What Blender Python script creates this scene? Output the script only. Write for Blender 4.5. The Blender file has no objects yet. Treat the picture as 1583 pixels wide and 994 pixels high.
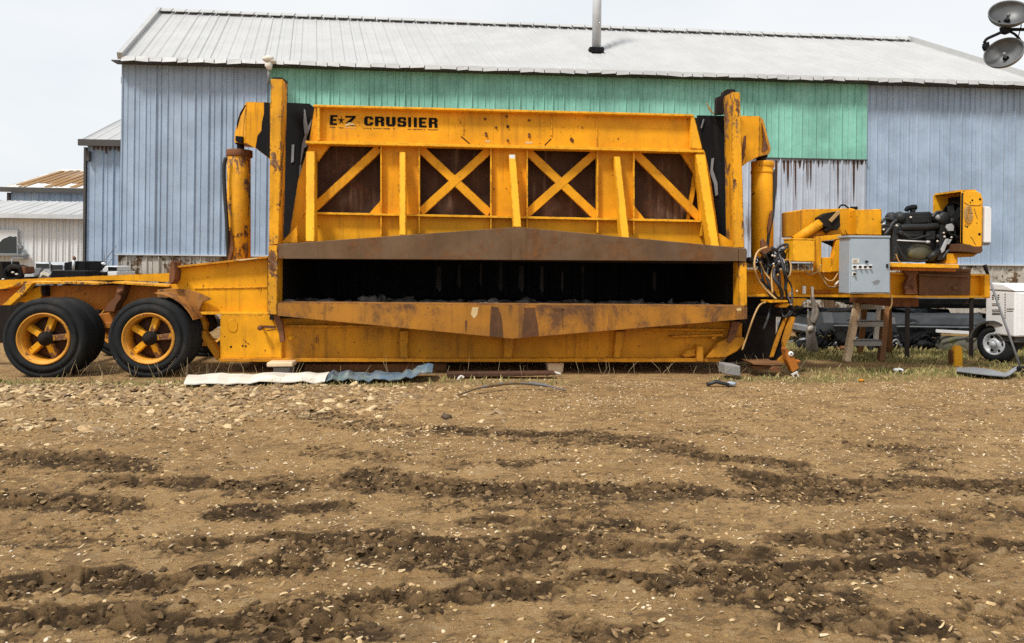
import bpy, bmesh, math, random
import numpy as np
from mathutils import Vector, Matrix
random.seed(7)
rng = np.random.default_rng(11)
R = math.radians
scene = bpy.context.scene
col = scene.collection

# ------------------------------------------------------------------ camera model (pixel -> world point at a chosen depth)
YAW = R(3.6); ROLL = .012; FPX = 1150.0; CX, CY = 791.5, 405.0; EYE = 1.46
FW = Vector((math.sin(YAW), math.cos(YAW), 0)); RT = Vector((math.cos(YAW), -math.sin(YAW), 0)); UP = Vector((0, 0, 1))
def ray(px, py):
    x = (px-CX)/FPX; y = (CY-py)/FPX
    u = x*math.cos(ROLL)-y*math.sin(ROLL); v = x*math.sin(ROLL)+y*math.cos(ROLL)
    return FW+RT*u+UP*v
def at(px, py, Y):
    d = ray(px, py); s = Y/d.y
    return Vector((d.x*s, Y, EYE+d.z*s))
def gp(px, py):
    d = ray(px, py); s = -EYE/d.z
    return Vector((d.x*s, d.y*s, 0))

# ------------------------------------------------------------------ materials
def new_mat(name):
    m = bpy.data.materials.new(name); m.use_nodes = True
    nt = m.node_tree; b = nt.nodes['Principled BSDF']
    return m, nt, b
def nd(nt, t, **kw):
    n = nt.nodes.new(t)
    for k, v in kw.items(): setattr(n, k, v)
    return n
def noise(nt, vec, scale, detail=6, rough=.6, dist=0.0):
    n = nd(nt, 'ShaderNodeTexNoise'); n.inputs['Scale'].default_value = scale
    n.inputs['Detail'].default_value = detail; n.inputs['Roughness'].default_value = rough; n.inputs['Distortion'].default_value = dist
    nt.links.new(vec, n.inputs['Vector']); return n.outputs['Fac']
def ramp(nt, fac, a, b):
    n = nd(nt, 'ShaderNodeMapRange'); n.inputs[1].default_value = a; n.inputs[2].default_value = b
    n.interpolation_type = 'SMOOTHSTEP'
    nt.links.new(fac, n.inputs[0]); return n.outputs[0]
def mix(nt, fac, c1, c2, mode='MIX'):
    n = nd(nt, 'ShaderNodeMix', data_type='RGBA', blend_type=mode)
    for sock, v in ((n.inputs[0], fac), (n.inputs[6], c1), (n.inputs[7], c2)):
        if isinstance(v, (int, float)): sock.default_value = v
        elif isinstance(v, tuple): sock.default_value = (v+(1,))[:4]
        else: nt.links.new(v, sock)
    return n.outputs[2]
def mul(nt, a, b):
    n = nd(nt, 'ShaderNodeMath', operation='MULTIPLY')
    for s, v in ((n.inputs[0], a), (n.inputs[1], b)):
        if isinstance(v, (int, float)): s.default_value = v
        else: nt.links.new(v, s)
    return n.outputs[0]
def mapped(nt, sx, sy, sz, coord='Object', off=(0, 0, 0)):
    tc = nd(nt, 'ShaderNodeTexCoord'); mp = nd(nt, 'ShaderNodeMapping'); mp.inputs['Scale'].default_value = (sx, sy, sz)
    mp.inputs['Location'].default_value = off
    nt.links.new(tc.outputs[coord], mp.inputs[0]); return mp.outputs[0]
def bump(nt, b, h, strength, dist=.01):
    n = nd(nt, 'ShaderNodeBump'); n.inputs['Strength'].default_value = strength; n.inputs['Distance'].default_value = dist
    nt.links.new(h, n.inputs['Height']); nt.links.new(n.outputs[0], b.inputs['Normal'])

def worn(name, base, rust=None, amount=0.0, scale=2.5, var=.18, streak=0.0, streakcol=(.05, .02, .008), rough=.5, metal=0.0,
         chips=0.0, chipcol=(.06, .022, .01), bumpy=.15, edge=0.0, soft=.035, stretch=1.0, rust2=(.16, .05, .015), dirt=0.0, dirtcol=(.10, .065, .035), sscale=7.0, spec=.4):
    m, nt, b = new_mat(name)
    v = mapped(nt, 1, 1, 1)
    n1 = noise(nt, v, 1.3, 5); n2 = noise(nt, v, 9, 6)
    c = mix(nt, ramp(nt, n1, .3, .7), tuple(x*(1-var) for x in base), tuple(min(1, x*(1+var)) for x in base))
    c = mix(nt, mul(nt, ramp(nt, n2, .45, .75), var*1.2), c, tuple(x*.6 for x in base))
    rgh = rough
    if dirt:
        nD = noise(nt, mapped(nt, 1.2, 1.2, .8, off=(3, 1, 7)), 2.2, 8, .65)
        c = mix(nt, mul(nt, ramp(nt, nD, .42, .75), dirt), c, dirtcol)
    if streak:
        vs = mapped(nt, sscale, sscale, .35, off=(1.7, 0, 4))
        ns = noise(nt, vs, 1.6, 5, .65); nm = noise(nt, mapped(nt, .9, .9, .9, off=(5, 2, 1)), 1.1, 3)
        c = mix(nt, mul(nt, mul(nt, ramp(nt, ns, .5, .72), ramp(nt, nm, .35, .65)), streak), c, streakcol)
    if amount:
        nr = noise(nt, mapped(nt, 1, 1, stretch, off=(2, 5, 3)), scale, 13, .74, .25)
        t = 1-amount
        f = ramp(nt, nr, .3+.4*t-.02, .3+.4*t+soft)
        nv = noise(nt, v, 14, 8, .7)
        rc = mix(nt, ramp(nt, nv, .35, .7), rust or (.05, .018, .008), rust2)
        c = mix(nt, f, c, rc)
    if chips:
        nc = noise(nt, v, 26, 4, .6); nb = noise(nt, v, 2.0, 3)
        f = mul(nt, ramp(nt, nc, .66, .69), ramp(nt, nb, .62-chips*.3, .7-chips*.3))
        c = mix(nt, f, c, chipcol)
    if edge:
        bv = nd(nt, 'ShaderNodeBevel'); bv.samples = 4; bv.inputs['Radius'].default_value = .022
        ge = nd(nt, 'ShaderNodeNewGeometry'); dt = nd(nt, 'ShaderNodeVectorMath', operation='DOT_PRODUCT')
        nt.links.new(bv.outputs[0], dt.inputs[0]); nt.links.new(ge.outputs['Normal'], dt.inputs[1])
        e = nd(nt, 'ShaderNodeMath', operation='SUBTRACT'); e.inputs[0].default_value = 1; nt.links.new(dt.outputs['Value'], e.inputs[1])
        ne = noise(nt, v, 11, 8, .75)
        f = mul(nt, mul(nt, ramp(nt, e.outputs[0], .01, .09), ramp(nt, ne, .47, .55)), edge)
        c = mix(nt, f, c, (.10, .040, .014))
    nt.links.new(c, b.inputs['Base Color'])
    rr = nd(nt, 'ShaderNodeMapRange'); nt.links.new(n2, rr.inputs[0]); rr.inputs[3].default_value = max(.05, rgh-.12); rr.inputs[4].default_value = min(1, rgh+.18)
    nt.links.new(rr.outputs[0], b.inputs['Roughness'])
    b.inputs['Metallic'].default_value = metal
    b.inputs['Specular IOR Level'].default_value = spec
    if bumpy: bump(nt, b, n2, bumpy, .012)
    return m

YB = (.75, .333, .008)
MAT = {}
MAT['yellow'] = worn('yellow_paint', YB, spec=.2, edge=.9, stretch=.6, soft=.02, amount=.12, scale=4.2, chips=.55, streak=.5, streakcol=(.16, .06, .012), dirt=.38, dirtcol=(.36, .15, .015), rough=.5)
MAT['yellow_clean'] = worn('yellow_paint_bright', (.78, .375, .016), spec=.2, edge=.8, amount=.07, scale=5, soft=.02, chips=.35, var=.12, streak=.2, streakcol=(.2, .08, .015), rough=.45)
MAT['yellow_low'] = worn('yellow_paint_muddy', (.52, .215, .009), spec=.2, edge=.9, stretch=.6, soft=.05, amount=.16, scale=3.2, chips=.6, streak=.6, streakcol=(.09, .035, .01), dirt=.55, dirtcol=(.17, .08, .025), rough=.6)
MAT['yellow_rusty'] = worn('yellow_paint_rusty', (.72, .33, .012), spec=.2, edge=1.0, stretch=.5, soft=.02, amount=.38, scale=4.4, chips=.9, streak=.6, dirt=.3, rough=.6, rust=(.10, .035, .012), rust2=(.26, .16, .09))
MAT['orange_rust'] = worn('orange_rusted_paint', (.46, .15, .012), edge=.8, soft=.10, amount=.33, scale=1.8, chips=.5, streak=.5, rust=(.15, .035, .008), rust2=(.24, .06, .012), rough=.65)
MAT['lip'] = worn('lip_beam_paint', (.37, .150, .011), edge=.8, stretch=.6, soft=.12, amount=.50, scale=1.6, chips=.6, streak=.7, streakcol=(.045, .02, .009), dirt=.6, dirtcol=(.19, .085, .018), rust=(.085, .036, .013), rust2=(.15, .065, .02), rough=.55)
MAT['yellow_rim'] = worn('yellow_rim_paint', (.55, .24, .02), edge=.6, amount=.26, scale=9, chips=.6, var=.3, dirt=.5, dirtcol=(.2, .09, .025), rough=.6)
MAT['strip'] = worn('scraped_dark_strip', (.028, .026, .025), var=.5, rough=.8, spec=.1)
MAT['fender'] = worn('worn_fender', (.30, .125, .02), amount=.55, scale=5, soft=.15, stretch=.6, rust=(.10, .042, .014), rust2=(.17, .075, .028), streak=.6, streakcol=(.34, .22, .12), rough=.75, sscale=6)
MAT['run'] = worn('rust_run_dark', (.065, .026, .010), var=.5, rough=.8, amount=.4, scale=8, rust=(.09, .035, .012), rust2=(.03, .014, .008))
MAT['brown_steel'] = worn('brown_steel', (.135, .082, .046), amount=.52, soft=.16, scale=2.6, var=.25, rust=(.175, .076, .028), rust2=(.085, .047, .027), rough=.7, spec=.08, streak=.4, dirt=.35, dirtcol=(.13, .10, .08))
MAT['rust_plate'] = worn('dark_rust_plate', (.060, .024, .010), soft=.12, amount=.45, scale=2.8, rust=(.115, .040, .012), rust2=(.045, .018, .009), streak=.9, streakcol=(.26, .16, .10), rough=.75, sscale=4, var=.3)
MAT['rust'] = worn('brown_rust', (.16, .06, .022), amount=.45, scale=3, rust=(.09, .033, .013), rust2=(.20, .09, .04), rough=.8, bumpy=.4)
MAT['stain'] = worn('rust_stain', (.095, .040, .014), var=.35, amount=.5, scale=6, soft=.12, stretch=.5, rust=(.15, .055, .016), rust2=(.055, .024, .011), rough=.75, streak=.4, streakcol=(.2, .1, .03))
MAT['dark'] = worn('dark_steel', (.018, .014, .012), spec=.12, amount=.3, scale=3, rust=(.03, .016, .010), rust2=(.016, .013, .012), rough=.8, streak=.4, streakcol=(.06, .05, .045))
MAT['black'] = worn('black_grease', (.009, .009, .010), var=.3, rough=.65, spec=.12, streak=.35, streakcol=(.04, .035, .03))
MAT['rubber'] = worn('tyre_rubber', (.014, .0155, .017), var=.3, spec=.15, rough=.85, dirt=.5, dirtcol=(.06, .052, .042), bumpy=.1)
MAT['hose'] = worn('black_hose', (.02, .022, .025), rough=.4, bumpy=0)
MAT['tanhose'] = worn('tan_hose', (.42, .26, .10), rough=.5, var=.25, amount=.2, rust=(.12, .07, .03), bumpy=0)
MAT['engine'] = worn('engine_block_black', (.017, .018, .019), var=.5, rough=.5, spec=.3, amount=.25, scale=5, rust=(.05, .045, .035), rust2=(.02, .02, .02), bumpy=.4)
MAT['pan'] = worn('oil_pan_grimy', (.07, .066, .04), var=.3, rough=.5, amount=.35, scale=9, rust=(.16, .13, .03), rust2=(.05, .05, .04))
MAT['cabinet'] = worn('grey_enamel', (.315, .375, .425), var=.06, rough=.4, chips=.12, chipcol=(.12, .10, .09), dirt=.15, dirtcol=(.22, .22, .22))
MAT['white'] = worn('white_enamel', (.74, .75, .75), var=.05, rough=.4, dirt=.12, dirtcol=(.45, .42, .38))
MAT['white_dirty'] = worn('white_dirty', (.66, .62, .54), var=.12, rough=.6, dirt=.35, dirtcol=(.38, .27, .15), amount=.08, rust=(.2, .1, .03))
MAT['silver'] = worn('galvanised', (.50, .52, .54), var=.15, rough=.45, metal=.15)
MAT['greymetal'] = worn('dull_grey_metal', (.20, .21, .22), var=.2, rough=.5, amount=.2, rust=(.12, .10, .08))
MAT['wood'] = worn('weathered_wood', (.74, .56, .36), var=.25, rough=.8, streak=.5, streakcol=(.13, .07, .03), sscale=14)
MAT['snag'] = worn('splintered_wood', (.20, .17, .14), var=.4, rough=.9, streak=.9, streakcol=(.04, .03, .02), sscale=9, amount=.25, rust=(.55, .52, .47), rust2=(.10, .08, .06))
MAT['wood_dark'] = worn('brown_wood', (.21, .095, .035), var=.3, rough=.8, streak=.6, streakcol=(.06, .028, .012), sscale=14)
MAT['stepgrey'] = worn('grey_step_wood', (.33, .32, .30), var=.2, rough=.7)
MAT['concrete'] = worn('concrete', (.24, .235, .22), var=.2, rough=.9, bumpy=.4)
MAT['letter'] = worn('black_lettering', (.006, .006, .006), var=.1, rough=.6, spec=.08, amount=.05, scale=9, rust=(.5, .22, .02), rust2=(.5, .22, .02), bumpy=0)
MAT['faded'] = worn('faded_lettering', (.10, .05, .012), var=.3, rough=.6, bumpy=0)
MAT['scuff'] = worn('pale_scuff', (.62, .45, .22), var=.2, rough=.7)
MAT['blue'] = worn('blue_sheet_metal', (.305, .385, .490), var=.14, rough=.5, spec=.3, streak=.5, streakcol=(.43, .50, .595), chips=.12, chipcol=(.10, .13, .2), sscale=2.6, bumpy=.05, dirt=.25, dirtcol=(.215, .275, .355))
MAT['green'] = worn('green_sheet_metal', (.215, .48, .385), var=.2, rough=.5, spec=.3, streak=.6, streakcol=(.30, .56, .48), chips=.2, chipcol=(.05, .15, .12), sscale=2.6, bumpy=.05, dirt=.35, dirtcol=(.12, .31, .25))
MAT['streaked'] = worn('streaked_sheet', (.44, .48, .55), var=.12, rough=.45, streak=.95, streakcol=(.085, .035, .018), sscale=4.5, amount=.04, rust=(.1, .04, .015))
MAT['roof'] = worn('white_roof_sheet', (.41, .41, .405), var=.06, rough=.45, streak=.3, streakcol=(.31, .31, .305), chips=.25, chipcol=(.25, .25, .25), bumpy=.04, dirt=.3, dirtcol=(.33, .33, .32))
MAT['rustroof'] = worn('rusty_roof_sheet', (.62, .60, .56), amount=.22, scale=1.1, rust=(.22, .115, .045), rust2=(.30, .18, .08), rough=.7, streak=.5, streakcol=(.25, .14, .06))
MAT['whitewall'] = worn('white_sheet_metal', (.62, .63, .63), var=.06, rough=.45, streak=.2, streakcol=(.45, .46, .48), bumpy=.04)
MAT['skirt'] = worn('rotted_skirt_sheet', (.42, .39, .34), amount=.46, scale=2.4, rust=(.13, .075, .035), rust2=(.08, .045, .02), rough=.85, streak=.8, streakcol=(.10, .06, .03), bumpy=.3)
MAT['darktrim'] = worn('dark_trim', (.06, .055, .05), rough=.6, var=.2)
MAT['mud'] = worn('damp_mud', (.085, .055, .033), var=.3, rough=.8, bumpy=.5)
MAT['bluesheet'] = worn('blue_crumpled_sheet', (.085, .135, .185), var=.4, amount=.42, scale=5, rust=(.08, .15, .13), rust2=(.24, .25, .26), rough=.5, dirt=.5, dirtcol=(.2, .15, .08))
def glass_mat():
    m, nt, b = new_mat('dark_window_glass'); b.inputs['Base Color'].default_value = (.02, .025, .025, 1)
    b.inputs['Roughness'].default_value = .25; return m
MAT['glass'] = glass_mat()

# ------------------------------------------------------------------ mesh builder
class MB:
    def __init__(s): s.bm = bmesh.new(); s.mi = 0
    def face(s, vs):
        try:
            f = s.bm.faces.new(vs); f.material_index = s.mi; return f
        except ValueError: return None
    def solid(s, front, back):
        a = [s.bm.verts.new(p) for p in front]; b = [s.bm.verts.new(p) for p in back]
        n = len(a); s.face(a); s.face(b[::-1])
        for i in range(n):
            j = (i+1) % n; s.face([a[j], a[i], b[i], b[j]])
        return s
    def prism(s, px, y0, y1):                       # outline on the plane Y=y0 carried back to Y=y1
        f = [at(x, y, y0) for x, y in px]
        return s.solid(f, [Vector((p.x, y1, p.z)) for p in f])
    def hexa(s, f4, b4): return s.solid(f4, b4)
    def box(s, x0, x1, y0, y1, z0, z1):
        f = [Vector((x0, y0, z0)), Vector((x1, y0, z0)), Vector((x1, y0, z1)), Vector((x0, y0, z1))]
        return s.solid(f, [Vector((p.x, y1, p.z)) for p in f])
    def pbox(s, px0, py0, px1, py1, y0, y1): return s.prism([(px0, py0), (px1, py0), (px1, py1), (px0, py1)], y0, y1)
    def pbar(s, p0, p1, w, y0, y1):
        d = Vector((p1[0]-p0[0], p1[1]-p0[1])); n = Vector((-d.y, d.x)).normalized()*w/2
        return s.prism([(p0[0]+n.x, p0[1]+n.y), (p1[0]+n.x, p1[1]+n.y), (p1[0]-n.x, p1[1]-n.y), (p0[0]-n.x, p0[1]-n.y)], y0, y1)
    def bar3(s, a, b, w, h=None, upv=Vector((0, 0, 1))):
        h = h or w; d = (b-a).normalized(); sx = d.cross(upv)
        if sx.length < 1e-4: sx = Vector((1, 0, 0))
        sx.normalize(); sy = sx.cross(d).normalized(); sx = sx*w/2; sy = sy*h/2
        return s.solid([a-sx-sy, a+sx-sy, a+sx+sy, a-sx+sy], [b-sx-sy, b+sx-sy, b+sx+sy, b-sx+sy])
    def tube(s, pts, r, seg=8, caps=True):
        pts = [Vector(p) for p in pts]; rings = []
        ref = Vector((0, 1, 0))
        for i, p in enumerate(pts):
            t = (pts[min(i+1, len(pts)-1)]-pts[max(i-1, 0)]).normalized()
            a = t.cross(ref)
            if a.length < 1e-3: a = t.cross(Vector((1, 0, 0)))
            a.normalize(); b = t.cross(a)
            rr = r[min(len(r)-1, int(i*len(r)/len(pts)))] if isinstance(r, (list, tuple)) else r
            rings.append([s.bm.verts.new(p+(a*math.cos(k*2*math.pi/seg)+b*math.sin(k*2*math.pi/seg))*rr) for k in range(seg)])
        for i in range(len(rings)-1):
            for k in range(seg):
                f = s.face([rings[i][k], rings[i][(k+1) % seg], rings[i+1][(k+1) % seg], rings[i+1][k]])
                if f: f.smooth = True
        if caps: s.face(rings[0][::-1]); s.face(rings[-1])
        return s
    def lathe(s, prof, M, seg=32, smooth=True):      # prof (r, h) round local z; M places it
        rings = []
        for r, h in prof:
            rings.append([s.bm.verts.new(M @ Vector((r*math.cos(k*2*math.pi/seg), r*math.sin(k*2*math.pi/seg), h))) for k in range(seg)])
        for i in range(len(rings)-1):
            for k in range(seg):
                f = s.face([rings[i][k], rings[i][(k+1) % seg], rings[i+1][(k+1) % seg], rings[i+1][k]])
                if f: f.smooth = smooth
        return s
    def blob(s, c, rx, ry, rz, jit=.15, sub=2, rnd=random):
        r = bmesh.ops.create_icosphere(s.bm, subdivisions=sub, radius=1)
        for v in r['verts']:
            k = 1+rnd.uniform(-jit, jit); v.co = Vector((c[0]+v.co.x*rx*k, c[1]+v.co.y*ry*k, c[2]+v.co.z*rz*k))
        for v in r['verts']:
            for f in v.link_faces: f.material_index = s.mi; f.smooth = True
        return s
def wpos(o):
    p = Vector((0, 0, 0))
    while o: p = p+o.location; o = o.parent
    return p
def put(name, mb, mats, parent=None, bevel=0.0, seg=1, loc=None):
    bm = mb.bm; off = wpos(parent) if parent else Vector((0, 0, 0))
    l = Vector(loc) if loc is not None else Vector((0, 0, 0))
    bmesh.ops.recalc_face_normals(bm, faces=bm.faces[:])
    bmesh.ops.translate(bm, verts=bm.verts[:], vec=-(off+l))
    me = bpy.data.meshes.new(name); bm.to_mesh(me); bm.free()
    for m in (mats if isinstance(mats, list) else [mats]): me.materials.append(MAT[m] if isinstance(m, str) else m)
    o = bpy.data.objects.new(name, me); col.objects.link(o); o.location = l; o.parent = parent
    if bevel:
        b = o.modifiers.new('Bevel', 'BEVEL'); b.width = bevel; b.segments = seg; b.limit_method = 'ANGLE'; b.angle_limit = R(40)
    return o
def tag(o, label, cat, group=None, kind=None):
    o['label'] = label; o['category'] = cat
    if group: o['group'] = group
    if kind: o['kind'] = kind
    return o
def empty(name, loc, label, cat, group=None):
    o = bpy.data.objects.new(name, None); col.objects.link(o); o.location = loc; o.empty_display_size = .2
    return tag(o, label, cat, group)
SPLIT = {'rake_trim', 'web_rib', 'leg_stand', 'cylinder_flap', 'weld_seam', 'weld_crack', 'bolt', 'bolt_hole', 'downpipe_bracket', 'rust_stain', 'rust_run', 'rust_band', 'leg',
         'trailer_leg', 'fitting', 'torn_strip', 'scuff_mark', 'valve_knob', 'crack', 'loose_wire', 'plate', 'switch_plate', 'wheel_hole', 'bracket', 'spring_hanger', 'axle', 'gooseneck_flange',
         'hull_lip', 'drawbar_flange', 'drawbar', 'hook_brace', 'wheel', 'valve_block', 'manifold', 'valve_shelf', 'plate_rail', 'back_rib', 'starter', 'fuel_pump', 'door_panel'}
def part(name, parent, mats, fn, bevel=0.0, seg=1):
    mb = MB(); fn(mb)
    if name in SPLIT:                                 # loose pieces become objects of their own
        bm = mb.bm; bm.verts.index_update(); seen = {}; out = None; groups = []
        for v in bm.verts:
            if v in seen: continue
            st = [v]; seen[v] = len(groups); g = []
            while st:
                q = st.pop(); g.append(q)
                for e in q.link_edges:
                    w = e.other_vert(q)
                    if w not in seen: seen[w] = len(groups); st.append(w)
            groups.append(g)
        if len(groups) > 1:
            for k in range(len(groups)):
                m2 = MB(); mp = {v: m2.bm.verts.new(v.co) for v in groups[k]}
                for f in bm.faces:
                    if seen[f.verts[0]] == k:
                        nf = m2.face([mp[v] for v in f.verts])
                        if nf: nf.smooth = f.smooth; nf.material_index = f.material_index
                o = put(name, m2, mats, parent, bevel, seg); out = out or o
            bm.free(); return out
    return put(name, mb, mats, parent, bevel, seg)
def prism_part(name, parent, mats, px, y0, y1, bevel=.006):
    return put(name, MB().prism(px, y0, y1), mats, parent, bevel)
def children(o): return [c for c in bpy.data.objects if c.parent == o]
def smooth_curve(pts, n=6):                          # Catmull-Rom through points
    P = [Vector(p) for p in pts]; P = [P[0]*2-P[1]]+P+[P[-1]*2-P[-2]]; out = []
    for i in range(1, len(P)-2):
        for k in range(n):
            t = k/n; a, b, c, d = P[i-1], P[i], P[i+1], P[i+2]
            out.append(.5*((2*b)+(c-a)*t+(2*a-5*b+4*c-d)*t*t+(3*b-a-3*c+d)*t**3))
    out.append(P[-2]); return out

# ------------------------------------------------------------------ ground height field
_perm = rng.permutation(256); _perm = np.concatenate([_perm, _perm, _perm])
_ang = rng.random(256)*2*np.pi; _gx = np.cos(_ang); _gy = np.sin(_ang)
def perlin(x, y):
    xi = np.floor(x).astype(int); yi = np.floor(y).astype(int); xf = x-xi; yf = y-yi; xi &= 255; yi &= 255
    u = xf**3*(xf*(xf*6-15)+10); v = yf**3*(yf*(yf*6-15)+10)
    def g(ix, iy, dx, dy):
        h = _perm[_perm[ix & 255]+(iy & 255)]; return _gx[h]*dx+_gy[h]*dy
    a = g(xi, yi, xf, yf); b = g(xi+1, yi, xf-1, yf); c = g(xi, yi+1, xf, yf-1); d = g(xi+1, yi+1, xf-1, yf-1)
    return (a+u*(b-a)+v*((c+u*(d-c))-(a+u*(b-a))))*1.4
def fbm(x, y, o=4, g=.5):
    s = 0; a = 1; t = 0
    for i in range(o):
        s = s+a*perlin(x*2**i+17.3*i, y*2**i-9.1*i); t += a; a *= g
    return s/t
def sstep(a, b, x):
    t = np.clip((x-a)/(b-a), 0, 1); return t*t*(3-2*t)
BANDS = [  # rut centre lines (picture pixels projected onto the ground), half width m, strength
    ([(-260, 700), (0, 708), (110, 712), (200, 722)], .20, .75), ([(170, 742), (300, 748), (460, 752)], .15, .8),
    ([(-300, 760), (0, 772), (80, 778), (170, 786)], .20, .9), ([(355, 786), (420, 790), (520, 786)], .14, .7),
    ([(270, 842), (380, 838), (500, 842)], .12, .7), ([(-200, 915), (0, 908), (130, 900), (250, 908), (380, 888), (470, 872)], .12, 1.0),
    ([(-200, 985), (0, 970), (120, 958), (240, 966), (380, 964), (470, 955)], .12, 1.0),
    ([(700, 668), (800, 672), (900, 678), (1050, 692)], .22, .7), ([(480, 640), (560, 660), (640, 664)], .25, .45),
    ([(500, 700), (600, 712), (700, 716)], .18, .4),
    ([(560, 742), (680, 752), (780, 762), (830, 766)], .22, .85), ([(830, 752), (930, 760), (1040, 760), (1180, 768), (1300, 764)], .16, .75),
    ([(740, 806), (880, 816), (1000, 812)], .15, .6), ([(480, 858), (600, 848), (720, 862), (840, 868)], .17, .95),
    ([(820, 842), (940, 854), (1060, 846), (1170, 858)], .15, .85), ([(660, 922), (740, 914), (840, 908)], .10, .9),
    ([(900, 900), (970, 896), (1030, 902)], .09, .95), ([(470, 990), (530, 955), (570, 930), (640, 940)], .12, .9),
    ([(1080, 706), (1150, 712), (1230, 722)], .18, .8), ([(1170, 742), (1300, 752), (1440, 748), (1583, 756), (1800, 764)], .20, .95),
    ([(1210, 836), (1330, 838), (1450, 832), (1570, 842), (1750, 850)], .14, .75),
    ([(1080, 888), (1200, 898), (1320, 888), (1440, 872), (1480, 868)], .14, 1.0), ([(1120, 922), (1220, 930), (1330, 936)], .11, .65),
    ([(1230, 958), (1330, 968), (1420, 962)], .12, .7), ([(1440, 800), (1520, 790), (1700, 796)], .14, .45),
    ([(880, 960), (960, 975), (1020, 968)], .10, .6), ([(1480, 930), (1600, 925), (1700, 930)], .1, .4), ([(0, 830), (120, 836), (230, 828)], .14, .3)]
_SEG = []
for pl, wd, st in BANDS:
    g = [gp(*p) for p in pl]
    for a, b in zip(g, g[1:]): _SEG.append((a.x, a.y, b.x, b.y, wd, st))
def band(x, y):
    wx = x+.16*fbm(x*1.6, y*1.6, 3); wy = y+.20*fbm(x*1.1+40, y*2.2, 3)+.07*perlin(x*6, y*7)
    out = np.zeros_like(x); cen = np.zeros_like(x)
    for ax, ay, bx, by, wd, st in _SEG:
        dx, dy = bx-ax, by-ay; L = dx*dx+dy*dy
        t = np.clip(((wx-ax)*dx+(wy-ay)*dy)/L, 0, 1)
        d = np.hypot(wx-ax-t*dx, wy-ay-t*dy)/wd
        out = np.maximum(out, st*(1-sstep(.45, 1.35, d))); cen = np.maximum(cen, st*np.exp(-(d*1.8)**2))
    pz = .48*sstep(.08, .46, fbm(x*.75+50, y*1.9+12, 4))*sstep(1.5, 2.2, y)*(1-sstep(5.6, 7.6, y))
    return np.maximum(out, pz), cen
def worley(x, y, seed=0):
    """nearest cell of a jittered grid: crack distance F2-F1, random value, height of a tilted plate"""
    xi = np.floor(x).astype(int); yi = np.floor(y).astype(int)
    f1 = np.full(x.shape, 9.); f2 = np.full(x.shape, 9.); rid = np.zeros(x.shape, int); dx1 = np.zeros_like(x); dy1 = np.zeros_like(x)
    for oy in (-1, 0, 1):
        for ox in (-1, 0, 1):
            cx = xi+ox; cy = yi+oy; h = _perm[_perm[(cx+seed) & 255]+(cy & 255)]; h2 = _perm[h+((cx*7+cy*13) & 255)]
            dx = cx+.12+.76*h/255.-x; dy = cy+.12+.76*h2/255.-y; d = dx*dx+dy*dy
            n1 = d < f1; f2 = np.where(n1, f1, np.minimum(f2, d)); rid = np.where(n1, h*256+h2, rid); dx1 = np.where(n1, dx, dx1); dy1 = np.where(n1, dy, dy1); f1 = np.where(n1, d, f1)
    h = rid//256; h2 = rid % 256; r = _perm[h2+_perm[h]]/255.; a = h/255.*2*np.pi; k = h2/255.
    return np.sqrt(f2)-np.sqrt(f1), r, (dx1*np.cos(a)+dy1*np.sin(a))*k, np.sqrt(f1)
def ground_h(x, y, tone=False):
    w, c = band(x, y)
    patch = sstep(-.1, .45, fbm(x*.9+3, y*1.4+8, 3))
    ax = x+.05*fbm(x*6, y*6+4, 2); ay = y+.05*fbm(x*6+11, y*6, 2)
    e1, r1, t1, f1 = worley(ax*4.6, ay*10, 3); e2, r2, t2, f2 = worley(ax*9.5+4.3, ay*19+1.7, 9); e3, r3, t3, f3 = worley(ax*22+2.1, ay*42+7.7, 31)
    k1, k2, k3 = sstep(0, .30, e1), sstep(0, .32, e2), sstep(0, .4, e3)
    p1 = (r1 > .35)*k1*(.006+.014*r1*r1+.020*t1); p2 = (r2 > .4)*k2*(.004+.013*r2*r2+.019*t2); p3 = (r3 > .45)*k3*(.002+.006*r3+.009*t3)
    big = sstep(-.2, .3, fbm(x*2.2+5, y*3.5, 3))
    e4, r4, t4, f4 = worley(ax*48+9.1, ay*80+3.3, 77); p4 = (r4 > .5)*sstep(0, .5, e4)*(.0008+.0025*r4+.004*t4)
    clod = p4+p1*(.35+.65*big)+p2+p3-.010*(1-k1)*r2-.010*(1-k2)+.010*fbm(ax*9, ay*12, 3)
    pt2 = sstep(-.15, .40, fbm(x*1.3+31, y*2.1+8, 3))
    h = .022*fbm(x*.5, y*.7, 2)+.008*fbm(x*3, y*4, 3)+pt2*(.30*p2+.6*p3-.003*(1-k2))+(1-pt2)*.22*p3+.7*p4+patch*.006*fbm(x*14, y*16, 3)+.0025*fbm(x*45, y*60, 3, .7)
    h = h-.040*c+.022*np.clip(w-c*1.3, 0, 1)+w*(1.1*clod-.006)
    left = sstep(-.2, -3.0, x+.5*perlin(x*1.3, y*1.7))*sstep(5.9, 7.4, y+.5*fbm(x*.9+3, y, 2))*(1-sstep(8.6, 9.0, y))
    h = h+left*(.02*np.abs(perlin(x*6, y*6))+1.2*p2+.6*p1*(r1 > .6)+1.2*p3)
    far = 1-sstep(8.3, 9.4, y)
    h = h*(.25+.75*far)*(np.abs(x) < 14)*(y > .3)
    if tone: return h, w, .45*r1+.35*r2+.3*r3-.30*(1-k1)*w-.25*(1-k2)-.12*(1-k3)+.28*left  # tone also drops in the cracks: crevice shade put into the colour
    return h, w

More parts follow.
